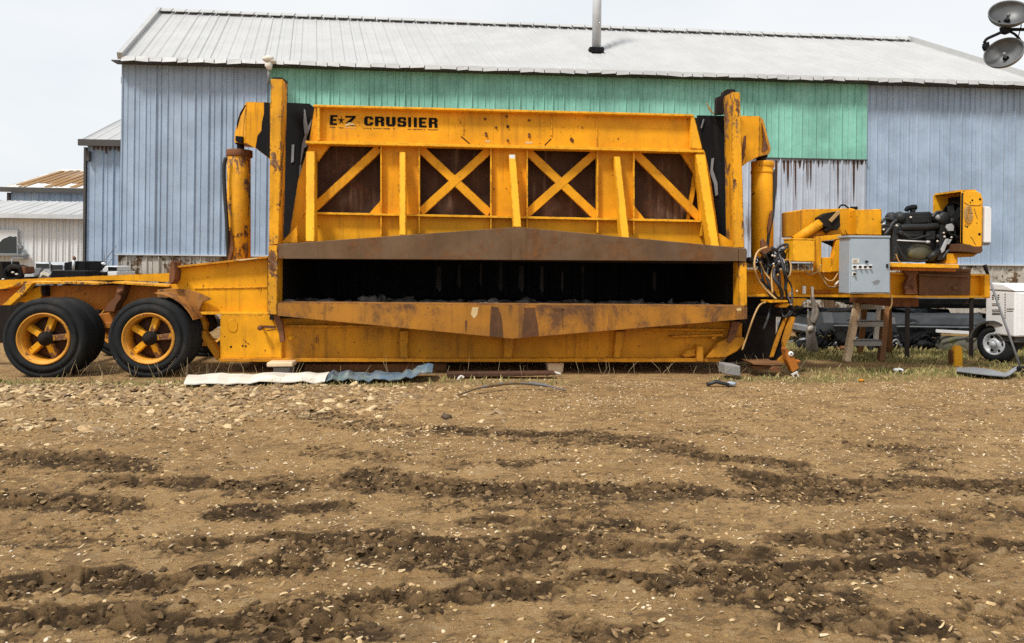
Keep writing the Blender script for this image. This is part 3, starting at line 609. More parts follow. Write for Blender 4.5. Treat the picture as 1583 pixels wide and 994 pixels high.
def build_far_sheds():
    Y0 = 26.0; a, b = at(13, 291, Y0), at(150, 292, Y0); rz = at(60, 261, 29.5)
    s = empty('rust_roof_shed', ((a.x+b.x)/2, Y0, 0), 'distant blue shed whose white roof is striped with brown rust', 'shed')
    X1 = b.x+4
    part('body', s, 'blue', lambda m: gable_body(m, a.x+.1, X1, Y0+.06, 33, 29.5, a.z, rz.z-.15))
    part('wall', s, 'blue', lambda m: ribbed(m, a.x+.08, X1, 0, a.z-.02, Y0, pitch=.45))
    part('roof', s, 'rustroof', lambda m: ribroof(m, Vector((a.x-.1, Y0-.2, a.z)), Vector((X1, Y0-.2, a.z)), Vector((a.x-.1, 29.5, rz.z)), Vector((X1, 29.5, rz.z)), pitch=.5))
    part('roof', s, 'rustroof', lambda m: ribroof(m, Vector((a.x-.1, 33.2, a.z)), Vector((X1, 33.2, a.z)), Vector((a.x-.1, 29.51, rz.z)), Vector((X1, 29.51, rz.z)), pitch=.5))
    part('eave_trim', s, 'darktrim', lambda m: m.box(a.x-.12, X1, Y0-.27, Y0-.2, a.z-.14, a.z+.02).box(a.x-.0, a.x+.08, Y0-.08, Y0+.02, 0, a.z-.15))
    def st(m):
        for i in range(20):
            x = a.x+.08+i*.27; w = random.uniform(.15, .25)
            n = Vector((0, -(rz.z-a.z), 3.7)).normalized()*.024
            e, r = Vector((x, Y0-.19, a.z+.0)), Vector((x, 29.45, rz.z-.0)); t0, t1 = random.uniform(0, .25), random.uniform(.8, .97)
            p, q = e.lerp(r, t0)+n, e.lerp(r, t1)+n
            m.solid([p, p+Vector((w, 0, 0)), q+Vector((w*.8, 0, 0)), q+Vector((.03, 0, 0))], [v-n*.6 for v in (p, p+Vector((w, 0, 0)), q+Vector((w*.8, 0, 0)), q+Vector((.03, 0, 0)))])
    part('rust_band', s, [flat('roof_rust', (.27, .15, .06))], st)
    Y0 = 21.0; c, d = at(-120, 330, Y0), at(150, 333, Y0); e = at(60, 311, 22.6)
    w = empty('white_shed', ((c.x+d.x)/2, Y0, 0), 'low white ribbed metal shed at the far left with window and pale roof', 'shed')
    X0, X1 = c.x-1, d.x+1.5
    part('body', w, 'whitewall', lambda m: gable_body(m, X0, X1, Y0+.06, 24.2, 22.6, c.z-.05, e.z-.1))
    part('wall', w, 'whitewall', lambda m: ribbed(m, X0-.01, X1, 0, c.z-.06, Y0, pitch=.22, d=.035))
    part('roof', w, 'roof', lambda m: ribroof(m, Vector((X0-.1, Y0-.25, c.z)), Vector((X1, Y0-.25, c.z)), Vector((X0-.1, 22.6, e.z)), Vector((X1, 22.6, e.z)), pitch=.3))
    part('roof', w, 'roof', lambda m: ribroof(m, Vector((X0-.1, 24.4, c.z)), Vector((X1, 24.4, c.z)), Vector((X0-.1, 22.61, e.z)), Vector((X1, 22.61, e.z)), pitch=.6))
    part('eave_trim', w, 'silver', lambda m: m.box(X0-.12, X1, Y0-.32, Y0-.25, c.z-.1, c.z+.02))
    win = part('window', w, 'whitewall', lambda m: m.pbox(-40, 355, 27, 393, Y0-.10, Y0-.05), bevel=.01)
    part('tree_reflection_pane', win, 'glass', lambda m: m.prism([(-38, 376), (0, 374), (5, 369), (11, 367), (15, 365), (20, 366), (25, 365.5), (25.3, 391.5), (-38, 391)], Y0-.115, Y0-.102))  # dark outline paints reflected trees, pale backing above it the reflected sky
    part('sill', win, 'greymetal', lambda m: m.pbox(-40, 393, 37, 395, Y0-.3, Y0-.05).pbox(18, 395.5, 36, 400, Y0-.28, Y0-.06))
    part('pipe_bracket', w, 'greymetal', lambda m: m.tube([at(31, 393, Y0-.1), at(31, 380, Y0-.1), at(27, 376, Y0-.1)], .02, 6).tube([at(31, 382, Y0-.1), at(35, 390, Y0-.1)], .015, 6).pbox(29, 380, 33, 384, Y0-.14, Y0-.05))

# ------------------------------------------------------------------ the crusher
def cyl_px(mb, x0, x1, ytop, ybot, Yc, seg=28):
    xm = (x0+x1)/2; a = at((x0+x1)/2, ytop, Yc); b = at((x0+x1)/2, ybot, Yc); r = (at(x1, ytop, Yc)-at(x0, ytop, Yc)).x/2
    M = Matrix.Translation((b.x, Yc, b.z)); h = a.z-b.z; dx = a.x-b.x
    M = M @ Matrix(((1, 0, dx/h, 0), (0, 1, 0, 0), (0, 0, 1, 0), (0, 0, 0, 1)))
    mb.lathe([(0, 0), (r*.97, 0), (r, .01), (r, h-.01), (r*.97, h), (0, h)], M, seg)
    return a, b, r
MY = Matrix.Rotation(math.pi/2, 4, 'X')             # local z -> -Y (towards the yard)

def make_wheel(parent, c, R0, rimr, dish=True, width=.27, spin=0.0):
    """wheel facing the yard; c = centre of its front face"""
    wl = bpy.data.objects.new('wheel', None); col.objects.link(wl); wl.parent = parent; wl.location = c-wpos(parent)
    M = Matrix.Translation(c) @ MY
    w = width
    tp = [(rimr, -.035), (rimr+.012, -.005), (rimr+.05, .0), (rimr+.10, .004), (R0-.09, .002), (R0-.065, -.002), (R0-.06, .004), (R0-.035, -.006), (R0-.012, -.022), (R0, -.05)]
    for i in range(5):
        y = -.05-(w-.1)*(i+.35)/5.0; tp += [(R0, y), (R0-.010, y-.004), (R0-.010, y-.012), (R0, y-.016)]
    tp += [(R0, -w+.05), (R0-.012, -w+.022), (R0-.09, -w), (rimr, -w+.03)]
    part('tyre', wl, 'rubber', lambda m: m.lathe(tp, M, 64))
    def rim(m):
        m.lathe([(rimr+.004, -.03), (rimr+.006, .002), (rimr-.004, .010), (rimr-.014, .006), (rimr-.020, -.022), (rimr-.036, -.026), (rimr-.042, -.034), (rimr-.048, -.10), (rimr-.05, -w+.04)], M, 64)
    part('rim', wl, 'yellow_rim', rim)
    c0, c = c, c+Vector((0, .045, 0))
    if dish:
        def spokes(m):
            for k in range(5):
                a = spin+k*2*math.pi/5; d = Vector((math.cos(a), 0, math.sin(a))); n = Vector((-math.sin(a), 0, math.cos(a)))
                p0 = c+d*.06; p1 = c+d*(rimr-.045)
                f = [p0-n*.033+Vector((0, -.00, 0)), p0+n*.033+Vector((0, -.0, 0)), p1+n*.040+Vector((0, .035, 0)), p1-n*.040+Vector((0, .035, 0))]
                m.solid(f, [q+Vector((0, .09, 0)) for q in f])
        part('spokes', wl, 'yellow_rusty', spokes, bevel=.006)
        def hub(m):
            m.lathe([(0, .035), (.030, .035), (.040, .028), (.046, .0), (.062, -.01), (.068, -.03), (.088, -.04), (.092, -.09), (.10, -.13)], M, 20)
            for k in range(10):
                a = k*math.pi/5; p = c+Vector((math.cos(a)*.074, 0, math.sin(a)*.074)); m.tube([p+Vector((0, .0, 0)), p+Vector((0, -.014, 0))], .008, 6)
        part('hub', wl, 'dark', hub)
        part('brake_drum', wl, 'rust_plate', lambda m: m.lathe([(.0, -.17), (rimr-.11, -.17), (rimr-.09, -.18), (rimr-.052, -.20), (rimr-.052, -.23)], M, 32))
    return wl

GL = {'E': [(0, 0, .4, 1), (.35, .8, 1, 1), (.35, .41, .86, .6), (.35, 0, 1, .2)], 'C': [(0, .14, .38, .86), (.12, .8, .86, 1), (.12, 0, .86, .2), (.62, .64, 1, .86), (.62, .14, 1, .36)],
      'R': [(0, 0, .38, 1), (.3, .8, .88, 1), (.62, .54, 1, .88), (.3, .40, .88, .58), (.64, 0, 1, .44)], 'U': [(0, .14, .38, 1), (.62, .14, 1, 1), (.12, 0, .88, .22)],
      'S': [(.1, .8, .93, 1), (0, .52, .38, .88), (.08, .41, .93, .6), (.62, .12, 1, .5), (.06, 0, .9, .2), (0, .1, .34, .32), (.66, .66, .98, .88)], 'I': [(0, 0, 1, 1)]}

def build_crusher():
    cr = empty('car_crusher', (.5, 9.7, 0), 'huge worn yellow car crusher on a wheeled trailer frame across the yard', 'car crusher')
    P = lambda name, mats, px, y0, y1, bv=.006: prism_part(name, cr, mats, px, y0, y1, bv)
    # lower hull
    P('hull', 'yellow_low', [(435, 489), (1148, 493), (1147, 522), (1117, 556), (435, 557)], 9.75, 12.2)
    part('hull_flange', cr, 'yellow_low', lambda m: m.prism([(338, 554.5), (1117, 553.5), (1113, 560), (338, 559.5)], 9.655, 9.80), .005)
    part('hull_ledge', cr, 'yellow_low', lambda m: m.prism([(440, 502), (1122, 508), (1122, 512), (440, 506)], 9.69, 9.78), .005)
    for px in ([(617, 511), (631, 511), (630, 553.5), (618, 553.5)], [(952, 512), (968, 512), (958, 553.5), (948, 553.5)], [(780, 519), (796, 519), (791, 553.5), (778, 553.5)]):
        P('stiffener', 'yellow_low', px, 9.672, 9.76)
    P('end_box', 'yellow', [(340, 487), (436, 487), (436, 554), (340, 555)], 9.70, 12.2, .01)
    part('hatch', cr, 'yellow', lambda m: m.prism([(352, 499), (355, 494), (363, 494), (367, 499), (367, 509), (363, 513.5), (356, 513.5), (352, 509)], 9.692, 9.702), .003)
    part('hatch', cr, 'yellow', lambda m: m.lathe([(0, .012), (.028, .012), (.034, 0)], Matrix.Translation(at(449, 522, 9.752)) @ MY, 16))
    part('bolt_hole', cr, 'black', lambda m: [m.lathe([(0, .004), (r, .004), (r, 0)], Matrix.Translation(at(x, y, 9.70)) @ MY, 10) for x, y, r in ((357, 536, .014), (375, 534.5, .012), (380, 535, .012), (347, 520, .006), (410, 542, .008))])
    part('pin', cr, 'rust', lambda m: m.lathe([(0, .20), (.03, .20), (.033, .19), (.033, .13), (.016, .13), (.016, -.05)], Matrix.Translation(at(408, 505, 9.75)) @ MY, 12).bar3(at(408, 505, 9.57), at(426, 506, 9.62), .03, .035).bar3(at(412, 511, 9.6), at(426, 509.5, 9.62), .02, .012))
    P('hook_brace', 'rust', [(421, 484), (431, 486), (437, 500), (440, 527), (433, 530), (430, 512), (426, 500)], 9.55, 9.60)
    P('hook_brace', 'rust', [(1133, 493), (1146, 495), (1136, 523), (1128, 531), (1124, 528)], 9.60, 9.66)
    # shaped casting at the right end of the hull
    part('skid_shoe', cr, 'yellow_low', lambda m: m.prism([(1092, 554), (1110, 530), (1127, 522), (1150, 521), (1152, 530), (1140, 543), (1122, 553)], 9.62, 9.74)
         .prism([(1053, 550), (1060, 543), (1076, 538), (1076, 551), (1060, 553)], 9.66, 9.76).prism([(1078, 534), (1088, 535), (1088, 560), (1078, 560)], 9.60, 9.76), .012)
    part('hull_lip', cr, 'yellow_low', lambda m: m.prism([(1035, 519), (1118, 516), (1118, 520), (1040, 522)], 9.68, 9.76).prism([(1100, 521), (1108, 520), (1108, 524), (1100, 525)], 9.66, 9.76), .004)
    # lip beam of the mouth
    def lip(m):
        m.prism([(429, 468.5), (1155, 474), (1155, 493), (792, 523.5), (429, 488)], 9.42, 9.74)
        m.mi = 1
        for pts in ([(759, 475), (763, 474), (770, 475), (774, 485), (776.5, 500), (778, 521.5), (757, 519.6), (757.5, 500)], [(810, 476), (827, 475.5), (828, 487), (831, 500), (833, 519.3), (806, 521.8), (808, 505), (811, 490)],
                    [(854, 476), (873, 476), (871, 480), (862, 481), (856, 480)], [(719, 496), (721.5, 495), (722, 503), (720, 514), (719, 505)], [(869, 478), (870.6, 478), (870.4, 511), (869.4, 505)]):
            m.prism(pts, 9.417, 9.4195)
        m.mi = 2
        m.prism([(730, 475), (740, 475), (738, 486), (733, 493), (728, 486)], 9.417, 9.4195); m.prism([(1138, 477), (1146, 476), (1146, 480), (1140, 481)], 9.417, 9.4195)
    part('lip_beam', cr, ['lip', 'stain', 'scuff'], lip)
    part('lip_edge', cr, 'fender', lambda m: m.prism([(431, 467.0), (1150, 472.4), (1150, 474.2), (431, 468.8)], 9.425, 9.62))
    zl = at(430, 471, 9.5).z; zt = at(430, 401, 9.5).z; xl = at(431, 440, 9.5).x; xr = at(1143, 440, 9.5).x
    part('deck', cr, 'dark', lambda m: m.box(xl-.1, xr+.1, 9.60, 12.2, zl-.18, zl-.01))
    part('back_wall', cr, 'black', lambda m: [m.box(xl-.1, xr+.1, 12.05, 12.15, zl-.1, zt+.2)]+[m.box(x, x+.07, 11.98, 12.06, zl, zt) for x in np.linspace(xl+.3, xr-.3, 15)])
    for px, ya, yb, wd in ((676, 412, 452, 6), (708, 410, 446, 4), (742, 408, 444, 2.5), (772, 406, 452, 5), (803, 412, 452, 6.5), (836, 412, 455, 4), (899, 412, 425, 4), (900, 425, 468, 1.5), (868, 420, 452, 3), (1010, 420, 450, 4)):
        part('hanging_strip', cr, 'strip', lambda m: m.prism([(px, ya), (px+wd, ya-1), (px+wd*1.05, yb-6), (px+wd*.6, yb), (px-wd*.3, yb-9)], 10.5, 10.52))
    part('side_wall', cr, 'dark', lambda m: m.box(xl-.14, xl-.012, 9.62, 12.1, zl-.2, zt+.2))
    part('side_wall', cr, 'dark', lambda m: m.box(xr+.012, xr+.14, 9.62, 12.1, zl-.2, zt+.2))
    P('mouth_frame', 'yellow_rusty', [(1143, 405), (1155, 405), (1155, 473), (1143, 473)], 9.43, 9.66)
    # the press platen and its V shaped front beam
    part('platen_beam', cr, 'brown_steel', lambda m: m.prism([(430, 377.5), (791, 351.5), (808, 351.5), (1142, 383), (1142, 404), (430, 400)], 9.40, 9.66), .006)
    P('platen_end', 'brown_steel', [(1142.6, 383), (1154, 384), (1154, 405), (1142.6, 404)], 9.40, 9.64)
    part('platen', cr, 'dark', lambda m: m.box(xl, xr, 9.67, 12.0, zt+.01, zt+.16))
    P('platen_gusset', 'yellow', [(432, 377), (460, 348), (460, 375)], 9.60, 9.63); P('platen_gusset', 'yellow', [(1111, 360), (1150, 384), (1111, 381)], 9.60, 9.63)
    # press frame above
    P('top_girder', 'yellow', [(494, 165), (1070, 180), (1087, 234), (478, 221)], 9.80, 9.90)
    part('girder_flange', cr, 'yellow_clean', lambda m: m.prism([(484, 161.5), (1072, 176.5), (1072, 180), (484, 165)], 9.70, 11.7), .004)
    part('girder_flange', cr, 'yellow_clean', lambda m: m.prism([(472, 217.5), (1088, 231.5), (1090, 236), (472, 222)], 9.68, 9.84), .004)
    P('girder_end', 'yellow_clean', [(1068.5, 178), (1073, 178), (1086, 230.5), (1068, 229.5)], 9.71, 9.79)
    P('girder_end', 'yellow_clean', [(490, 164), (494.5, 164), (494.5, 217), (490.5, 217)], 9.71, 9.79)
    P('girder_end', 'yellow', [(478, 219), (486, 165), (490, 165), (490, 219)], 9.86, 9.93)
    def seams(m):
        for x, y0, y1 in ((715, 172, 207), (852, 175, 209), (1067, 181, 229), (922, 178, 231)): m.prism([(x, y0), (x+1.6, y0), (x+1.6, y1), (x, y1)], 9.785, 9.805)
    part('weld_seam', cr, 'yellow_clean', seams)
    part('weld_crack', cr, 'black', lambda m: m.pbar((713, 211), (726, 222), 1.6, 9.796, 9.803).pbar((842, 224.5), (852, 214.5), 1.4, 9.796, 9.803))
    part('bolt', cr, 'rust', lambda m: [m.lathe([(0, .02), (.014, .02), (.018, 0)], Matrix.Translation(at(x, y, 9.80)) @ MY, 8) for x, y in ((750, 184), (751, 206), (752, 209.5), (818, 186), (818, 207.5), (818, 211), (785, 196), (783, 180), (785, 217), (767, 197))])
    part('bolt_hole', cr, 'black', lambda m: m.lathe([(0, .023), (.016, .023), (.018, 0)], Matrix.Translation(at(785, 195.5, 9.80)) @ MY, 12))
    for pts in ([(478, 222), (489, 222), (489, 330), (472, 330), (446, 372), (461, 277)], [(588, 224), (648, 226), (648, 333), (588, 331)], [(758, 228), (815, 229), (815, 336), (758, 334.5)],
                [(923, 231), (980, 233), (980, 340), (923, 338)], [(1062, 235), (1090, 235.5), (1098, 272), (1114, 382), (1086, 380), (1080, 300), (1074, 270)]):
        P('frame_column', 'yellow', pts, 9.82, 9.90)
    P('frame_rail', 'yellow', [(466, 330), (1088, 342), (1113, 384), (808, 356), (791, 356), (443, 379)], 9.825, 9.93)
    part('rail_flange', cr, 'yellow_clean', lambda m: m.prism([(474, 327.5), (1084, 340), (1084, 343.5), (474, 331)], 9.73, 9.85), .003)
    part('web_rib', cr, 'yellow_clean', lambda m: [m.prism([(x, 223+(x-480)*.0228), (x+2, 223+(x-480)*.0228), (x+2, 356-abs(x-800)*-.03), (x, 356-abs(x-800)*-.03)], 9.74, 9.84) for x in (588, 647, 758, 814, 923, 979, 1084)])
    for pts in ([(486, 218), (592, 220), (592, 332), (480, 330)], [(645, 222), (762, 225), (762, 336), (645, 333)], [(812, 226), (927, 229), (927, 339), (812, 336)], [(976, 230), (1084, 233), (1092, 345), (976, 340)]):
        P('panel', 'rust_plate', pts, 10.02, 10.08)
    for a, b, w in (((486, 321), (586, 229), 13), ((650, 328), (757, 231), 13), ((813, 332), (921, 236), 13), ):
        part('brace', cr, 'yellow', lambda m: m.pbar(a, b, w, 9.835, 9.885), .003)
    for a, b, w in (((649, 229), (757, 330), 13), ((815, 233), (922, 334), 13), ((982, 236), (1082, 337), 13)):
        part('brace', cr, 'yellow', lambda m: m.pbar(a, b, w, 9.838, 9.888), .003)
    for pts in ([(489, 252), (489, 223), (511, 223.5), (494, 246)], [(570, 331), (588, 310), (588, 331)], [(979, 316), (997, 339), (979, 339)], [(1052, 236), (1066, 236), (1080, 268), (1073, 268)]):
        P('corner_gusset', 'yellow', pts, 9.83, 9.88, .003)
    P('inner_strut', 'yellow', [(1072, 268), (1078, 268), (1074, 300), (1066, 340), (1061, 340), (1067, 300)], 9.93, 9.97, .003)
    for (t0, t1, b0, b1, yt, yb) in ((473, 486.5, 472.5, 486, 234, 373.5), (617.5, 627, 617.5, 627, 235, 363.5), (786.5, 797, 794, 806, 239, 351), (949.5, 959, 961, 973, 242, 368.5), (1075, 1090, 1099, 1112, 237, 381)):
        def prop(m):
            f = [at(b0, yb, 9.42), at(b1, yb, 9.42), at(t1, yt, 9.70), at(t0, yt, 9.70)]; bk = [Vector((p.x, p.y+(.22 if i < 2 else .10), p.z)) for i, p in enumerate(f)]
            m.solid(f, bk)
        part('prop', cr, 'yellow_clean', prop, .006)
    part('tag_plate', cr, 'white', lambda m: m.pbox(787.5, 239, 796, 247, 9.685, 9.694))
    # body behind the frame so that it is a real box
    P('rear_panel', 'yellow', [(494, 165), (1068, 180), (1108, 380), (447, 376)], 11.6, 11.7)
    part('side_panel', cr, 'dark', lambda m: m.hexa([at(480, 168, 9.95), at(489, 168, 9.95), at(452, 376, 9.95), at(443, 376, 9.95)], [v+Vector((0, 1.6, 0)) for v in (at(480, 168, 9.95), at(489, 168, 9.95), at(452, 376, 9.95), at(443, 376, 9.95))]))
    part('side_panel', cr, 'dark', lambda m: m.hexa([at(1073, 182, 9.95), at(1080, 182, 9.95), at(1112, 380, 9.95), at(1103, 380, 9.95)], [v+Vector((0, 1.6, 0)) for v in (at(1073, 182, 9.95), at(1080, 182, 9.95), at(1112, 380, 9.95), at(1103, 380, 9.95))]))
    # guide posts, shrouds
    P('guide_post', 'yellow_rusty', [(418.5, 122), (437, 122), (430.5, 378), (415.5, 378)], 9.45, 9.70)
    P('guide_post', 'yellow_rusty', [(415, 379), (429.5, 379), (428, 486), (413.5, 486)], 9.43, 9.70)
    P('guide_post', 'yellow_rusty', [(1131, 142), (1144, 143), (1151, 383), (1135, 383)], 9.52, 9.82)
    part('post_cap', cr, 'dark', lambda m: m.prism([(422, 119.5), (436, 119.5), (442, 124), (442, 160), (437.5, 160), (438, 123), (420, 123)], 9.66, 9.75))
    part('post_cap', cr, 'dark', lambda m: m.prism([(1119, 141), (1124, 138), (1136, 138), (1137, 142), (1126, 143), (1122, 175), (1108, 176), (1109, 150), (1118, 147)], 9.84, 9.95))
    P('shroud', 'black', [(438, 158), (478, 160), (487, 167), (468, 250), (460, 300), (446, 375), (432, 377), (436, 250)], 9.96, 10.0)
    P('shroud', 'black', [(1078, 178), (1128, 179), (1141, 383), (1114, 382), (1098, 270), (1088, 232)], 9.97, 10.01)
    part('torn_strip', cr, 'greymetal', lambda m: m.prism([(470, 168), (472, 170), (474, 186), (476, 196), (482, 184), (479, 199), (474, 212), (475, 226), (470, 229), (466, 248), (464, 256), (465, 240), (467, 222), (471, 208), (469, 190)], 9.90, 9.91)
         .prism([(451, 224), (455, 223), (454, 250), (450, 252)], 9.945, 9.952).prism([(463, 256), (466, 254), (466, 275), (462, 270)], 9.92, 9.93))
    part('torn_strip', cr, 'greymetal', lambda m: m.prism([(1100, 245), (1104, 244), (1102, 262), (1109, 283), (1110, 301), (1106, 303), (1104, 285), (1098, 268)], 9.94, 9.95).pbar((1088, 184), (1084, 198), 2, 9.94, 9.95))
    part('loose_wire', cr, 'tanhose', lambda m: m.tube(smooth_curve([at(1103, 176, 9.9), at(1097, 167, 9.9), at(1092, 159, 9.9)]), .008, 5).tube(smooth_curve([at(1105, 176, 9.9), at(1098, 172, 9.9), at(1094, 165, 9.9)]), .006, 5))
    # lift arms and cylinders
    def arm_l(m):
        m.prism([(381, 157.5), (417, 158), (417, 246), (395, 229), (380, 221)], 10.05, 10.6)
        f = [at(362.5, 220, 10.25), at(363, 205, 10.25), at(370, 176, 10.2), at(380.6, 158, 10.06), at(379.6, 221, 10.06)]
        m.solid(f, [v+Vector((.0, .4, 0)) for v in f])
        m.mi = 1; m.prism([(408, 158), (417, 158.5), (417, 245), (409, 239), (395, 228), (398, 210), (404, 202), (405, 188), (408, 176)], 10.046, 10.0485)
        m.prism([(378, 163), (380, 162), (371, 180), (366, 200), (366, 190), (371, 174)], 10.04, 10.06)
        m.prism([(364, 210), (375, 211), (374, 220), (364, 218)], 10.06, 10.2)
    part('lift_arm', cr, ['yellow', 'black'], arm_l)
    def arm_r(m):
        m.prism([(1144, 179), (1174, 179.5), (1173, 242), (1158, 249), (1146, 258)], 10.05, 10.6)
        f = [at(1174.4, 180, 10.06), at(1180, 185, 10.15), at(1191.5, 230, 10.25), at(1189, 238, 10.25), at(1173.4, 242, 10.06)]
        m.solid(f, [v+Vector((0, .4, 0)) for v in f])
        m.mi = 1; m.prism([(1150, 211), (1153.5, 209), (1153, 228), (1151, 234), (1152, 240), (1147, 252), (1147, 230)], 10.046, 10.0485)
        m.prism([(1178, 190), (1182, 205), (1184, 215), (1188, 230), (1184, 234), (1176, 234), (1180, 228), (1181, 215)], 10.10, 10.18)
    part('lift_arm', cr, ['yellow', 'rust'], arm_r)
    for (x0, x1, yt, yb, mt, c0, c1, cy0, cy1, r0, r1, ry) in ((351.5, 387, 241, 403, 'yellow_rusty', 350.5, 390, 232.5, 243, 365, 379, 214), (1162, 1194.5, 258, 400, 'yellow', 1162, 1196, 250, 259, 1168, 1185, 234)):
        cy = part('lift_cylinder', cr, mt, lambda m: cyl_px(m, x0, x1, yt, yb, 10.3))
        part('gland', cy, 'rust' if x0 < 800 else 'yellow_rusty', lambda m: cyl_px(m, c0, c1, cy0, cy1, 10.3))
        part('rod', cy, 'dark', lambda m: (cyl_px(m, r0+1.5, r1-1.5, ry-3, cy0+1, 10.3), cyl_px(m, r0-1, r1+1, ry+1, ry+9, 10.3)))
    part('cylinder_collar', cr, 'yellow', lambda m: cyl_px(m, 1161.3, 1195.3, 264, 269, 10.3))
    part('hose', cr, 'hose', lambda m: m.tube(smooth_curve([at(349, 243, 10.1), at(346, 262, 10.1), at(347.5, 300, 10.1), at(351, 350, 10.1), at(353, 402, 10.15)]), .026, 8))
    part('hose', cr, 'hose', lambda m: m.tube(smooth_curve([at(1196, 262, 10.2), at(1197, 290, 10.2), at(1195, 330, 10.2), at(1189, 358, 10.15), at(1186, 385, 10.15)]), .022, 8))
    part('cylinder_flap', cr, 'rust', lambda m: m.prism([(352, 362), (357, 352), (360, 375), (361, 385), (356, 402), (352, 402)], 10.12, 10.14).prism([(1191, 330), (1194, 325), (1193, 345), (1188, 362), (1187, 352)], 10.1, 10.14))
    # gooseneck
    part('gooseneck', cr, 'yellow', lambda m: m.prism([(271, 415), (414, 399.5), (414, 484), (297, 484), (262, 472), (262, 425)], 9.80, 10.0), .004)
    part('gooseneck', cr, 'yellow', lambda m: m.prism([(262, 424), (440, 404), (440, 460), (262, 462)], 11.7, 11.9), .004)
    part('gooseneck_flange', cr, 'yellow_low', lambda m: m.prism([(270, 411.5), (414, 396), (414, 399.3), (270, 414.8)], 9.70, 11.9), .003)
    part('gooseneck_flange', cr, 'yellow_clean', lambda m: m.prism([(292, 482), (414, 483.5), (414, 487), (292, 486)], 9.70, 10.1).prism([(300, 445), (412, 443), (412, 444.5), (300, 446.5)], 9.785, 9.80), .002)
    part('scuff_mark', cr, 'scuff', lambda m: m.prism([(360, 401.8), (398, 398.4), (398, 399.8), (372, 403)], 9.69, 9.70))
    P('end_gusset', 'rust', [(262, 407), (265, 402), (268.5, 406), (271, 420), (270, 432), (264, 440), (261, 436)], 9.60, 9.85)
    part('cross_deck', cr, 'dark', lambda m: m.hexa([at(300, 416, 10.0), at(414, 402, 10.0), at(414, 408, 10.0), at(300, 422, 10.0)], [v+Vector((0, 1.7, 0)) for v in (at(300, 416, 10.0), at(414, 402, 10.0), at(414, 408, 10.0), at(300, 422, 10.0))]))
    # wheel frame
    P('wheel_beam', 'orange_rust', [(60, 442), (120, 441), (265, 440), (265, 479), (60, 479)], 9.98, 10.12)
    part('wheel_beam', cr, 'yellow', lambda m: m.prism([(-60, 436), (40, 431), (136, 427), (262, 422), (262, 436), (174, 433), (120, 434), (-60, 446)], 11.5, 11.6))
    part('beam_flange', cr, 'yellow_rusty', lambda m: m.solid([at(x, y, 9.75) for x, y in ((-40, 444), (0, 442.5), (38, 435), (63, 436), (112, 435.5), (148, 437.5), (174, 435.5), (215, 438.5), (262, 441), (262, 443.5), (215, 441), (174, 437.8), (148, 440), (112, 438.5), (63, 439), (38, 438.5), (0, 447.5), (-40, 448))],
         [at(x, y, 9.75)+Vector((0, .4, 0)) for x, y in ((-40, 444), (0, 442.5), (38, 435), (63, 436), (112, 435.5), (148, 437.5), (174, 435.5), (215, 438.5), (262, 441), (262, 443.5), (215, 441), (174, 437.8), (148, 440), (112, 438.5), (63, 439), (38, 438.5), (0, 447.5), (-40, 448))]))
    part('trailer_nose', cr, 'orange_rust', lambda m: m.prism([(-160, 446), (10, 449), (36, 441), (6, 472), (-160, 482)], 9.98, 10.12))
    P('nose_strut', 'yellow_rusty', [(3, 472), (30, 447), (38, 438), (52, 437), (33, 458), (16, 472)], 9.70, 9.80)
    P('nose_plate', 'yellow', [(27, 467), (46, 449), (63, 441), (64, 459), (52, 468)], 9.86, 9.9)
    part('spring_hanger', cr, 'rust', lambda m: m.prism([(182, 440), (192, 440), (190, 452), (186, 462), (180, 470), (176, 481), (160, 481), (168, 468), (178, 459)], 9.78, 9.96).lathe([(0, .06), (.03, .06), (.035, 0)], Matrix.Translation(at(187, 451, 9.78)) @ MY, 14))
    part('spring_hanger', cr, 'dark', lambda m: m.prism([(64, 441), (70, 441), (70, 458), (64, 455)], 9.86, 9.97))
    part('bolster', cr, 'orange_rust', lambda m: m.prism([(140, 487), (178, 482), (178, 512), (140, 512)], 9.9, 10.1).prism([(146, 500), (180, 497), (180, 508), (146, 508)], 9.84, 9.9), .01)
    part('axle', cr, 'dark', lambda m: (m.tube([at(66, 525, 9.6), at(66, 525, 9.6)+Vector((0, 2.6, 0))], .07, 12), m.tube([at(230, 525, 9.6), at(230, 525, 9.6)+Vector((0, 2.6, 0))], .07, 12)))
    c1 = at(66.5, 524, 9.28); c2 = at(229, 523.5, 9.28)
    def fender(c, a0, a1, r, y0, y1, mat, th=.012):
        def f(m):
            n = 14
            for i in range(n):
                a, b = R(a0+(a1-a0)*i/n), R(a0+(a1-a0)*(i+1)/n)
                pa, pb = Vector((math.cos(a), 0, math.sin(a))), Vector((math.cos(b), 0, math.sin(b)))
                m.solid([c+pa*r+Vector((0, y0-c.y, 0)), c+pb*r+Vector((0, y0-c.y, 0)), c+pb*(r+th)+Vector((0, y0-c.y, 0)), c+pa*(r+th)+Vector((0, y0-c.y, 0))],
                        [c+pa*r+Vector((0, y1-c.y, 0)), c+pb*r+Vector((0, y1-c.y, 0)), c+pb*(r+th)+Vector((0, y1-c.y, 0)), c+pa*(r+th)+Vector((0, y1-c.y, 0))])
        part('fender', cr, mat, f)
    fender(c2, 24, 86, .545, 9.36, 9.80, 'fender')
    P('fender_plate', 'fender', [(243, 448), (262, 446), (290, 447.5), (308, 453), (327, 462), (314, 467), (306, 483), (296, 484), (286, 470), (270, 459), (243, 462)], 9.70, 9.74)
    part('suspension_arm', cr, 'yellow_low', lambda m: m.prism([(298, 484), (312, 486), (320, 500), (318, 512), (305, 512), (300, 500)], 9.8, 9.9).prism([(304, 512), (316, 512), (339, 545), (339, 557), (334, 556)], 9.74, 9.88), .006)
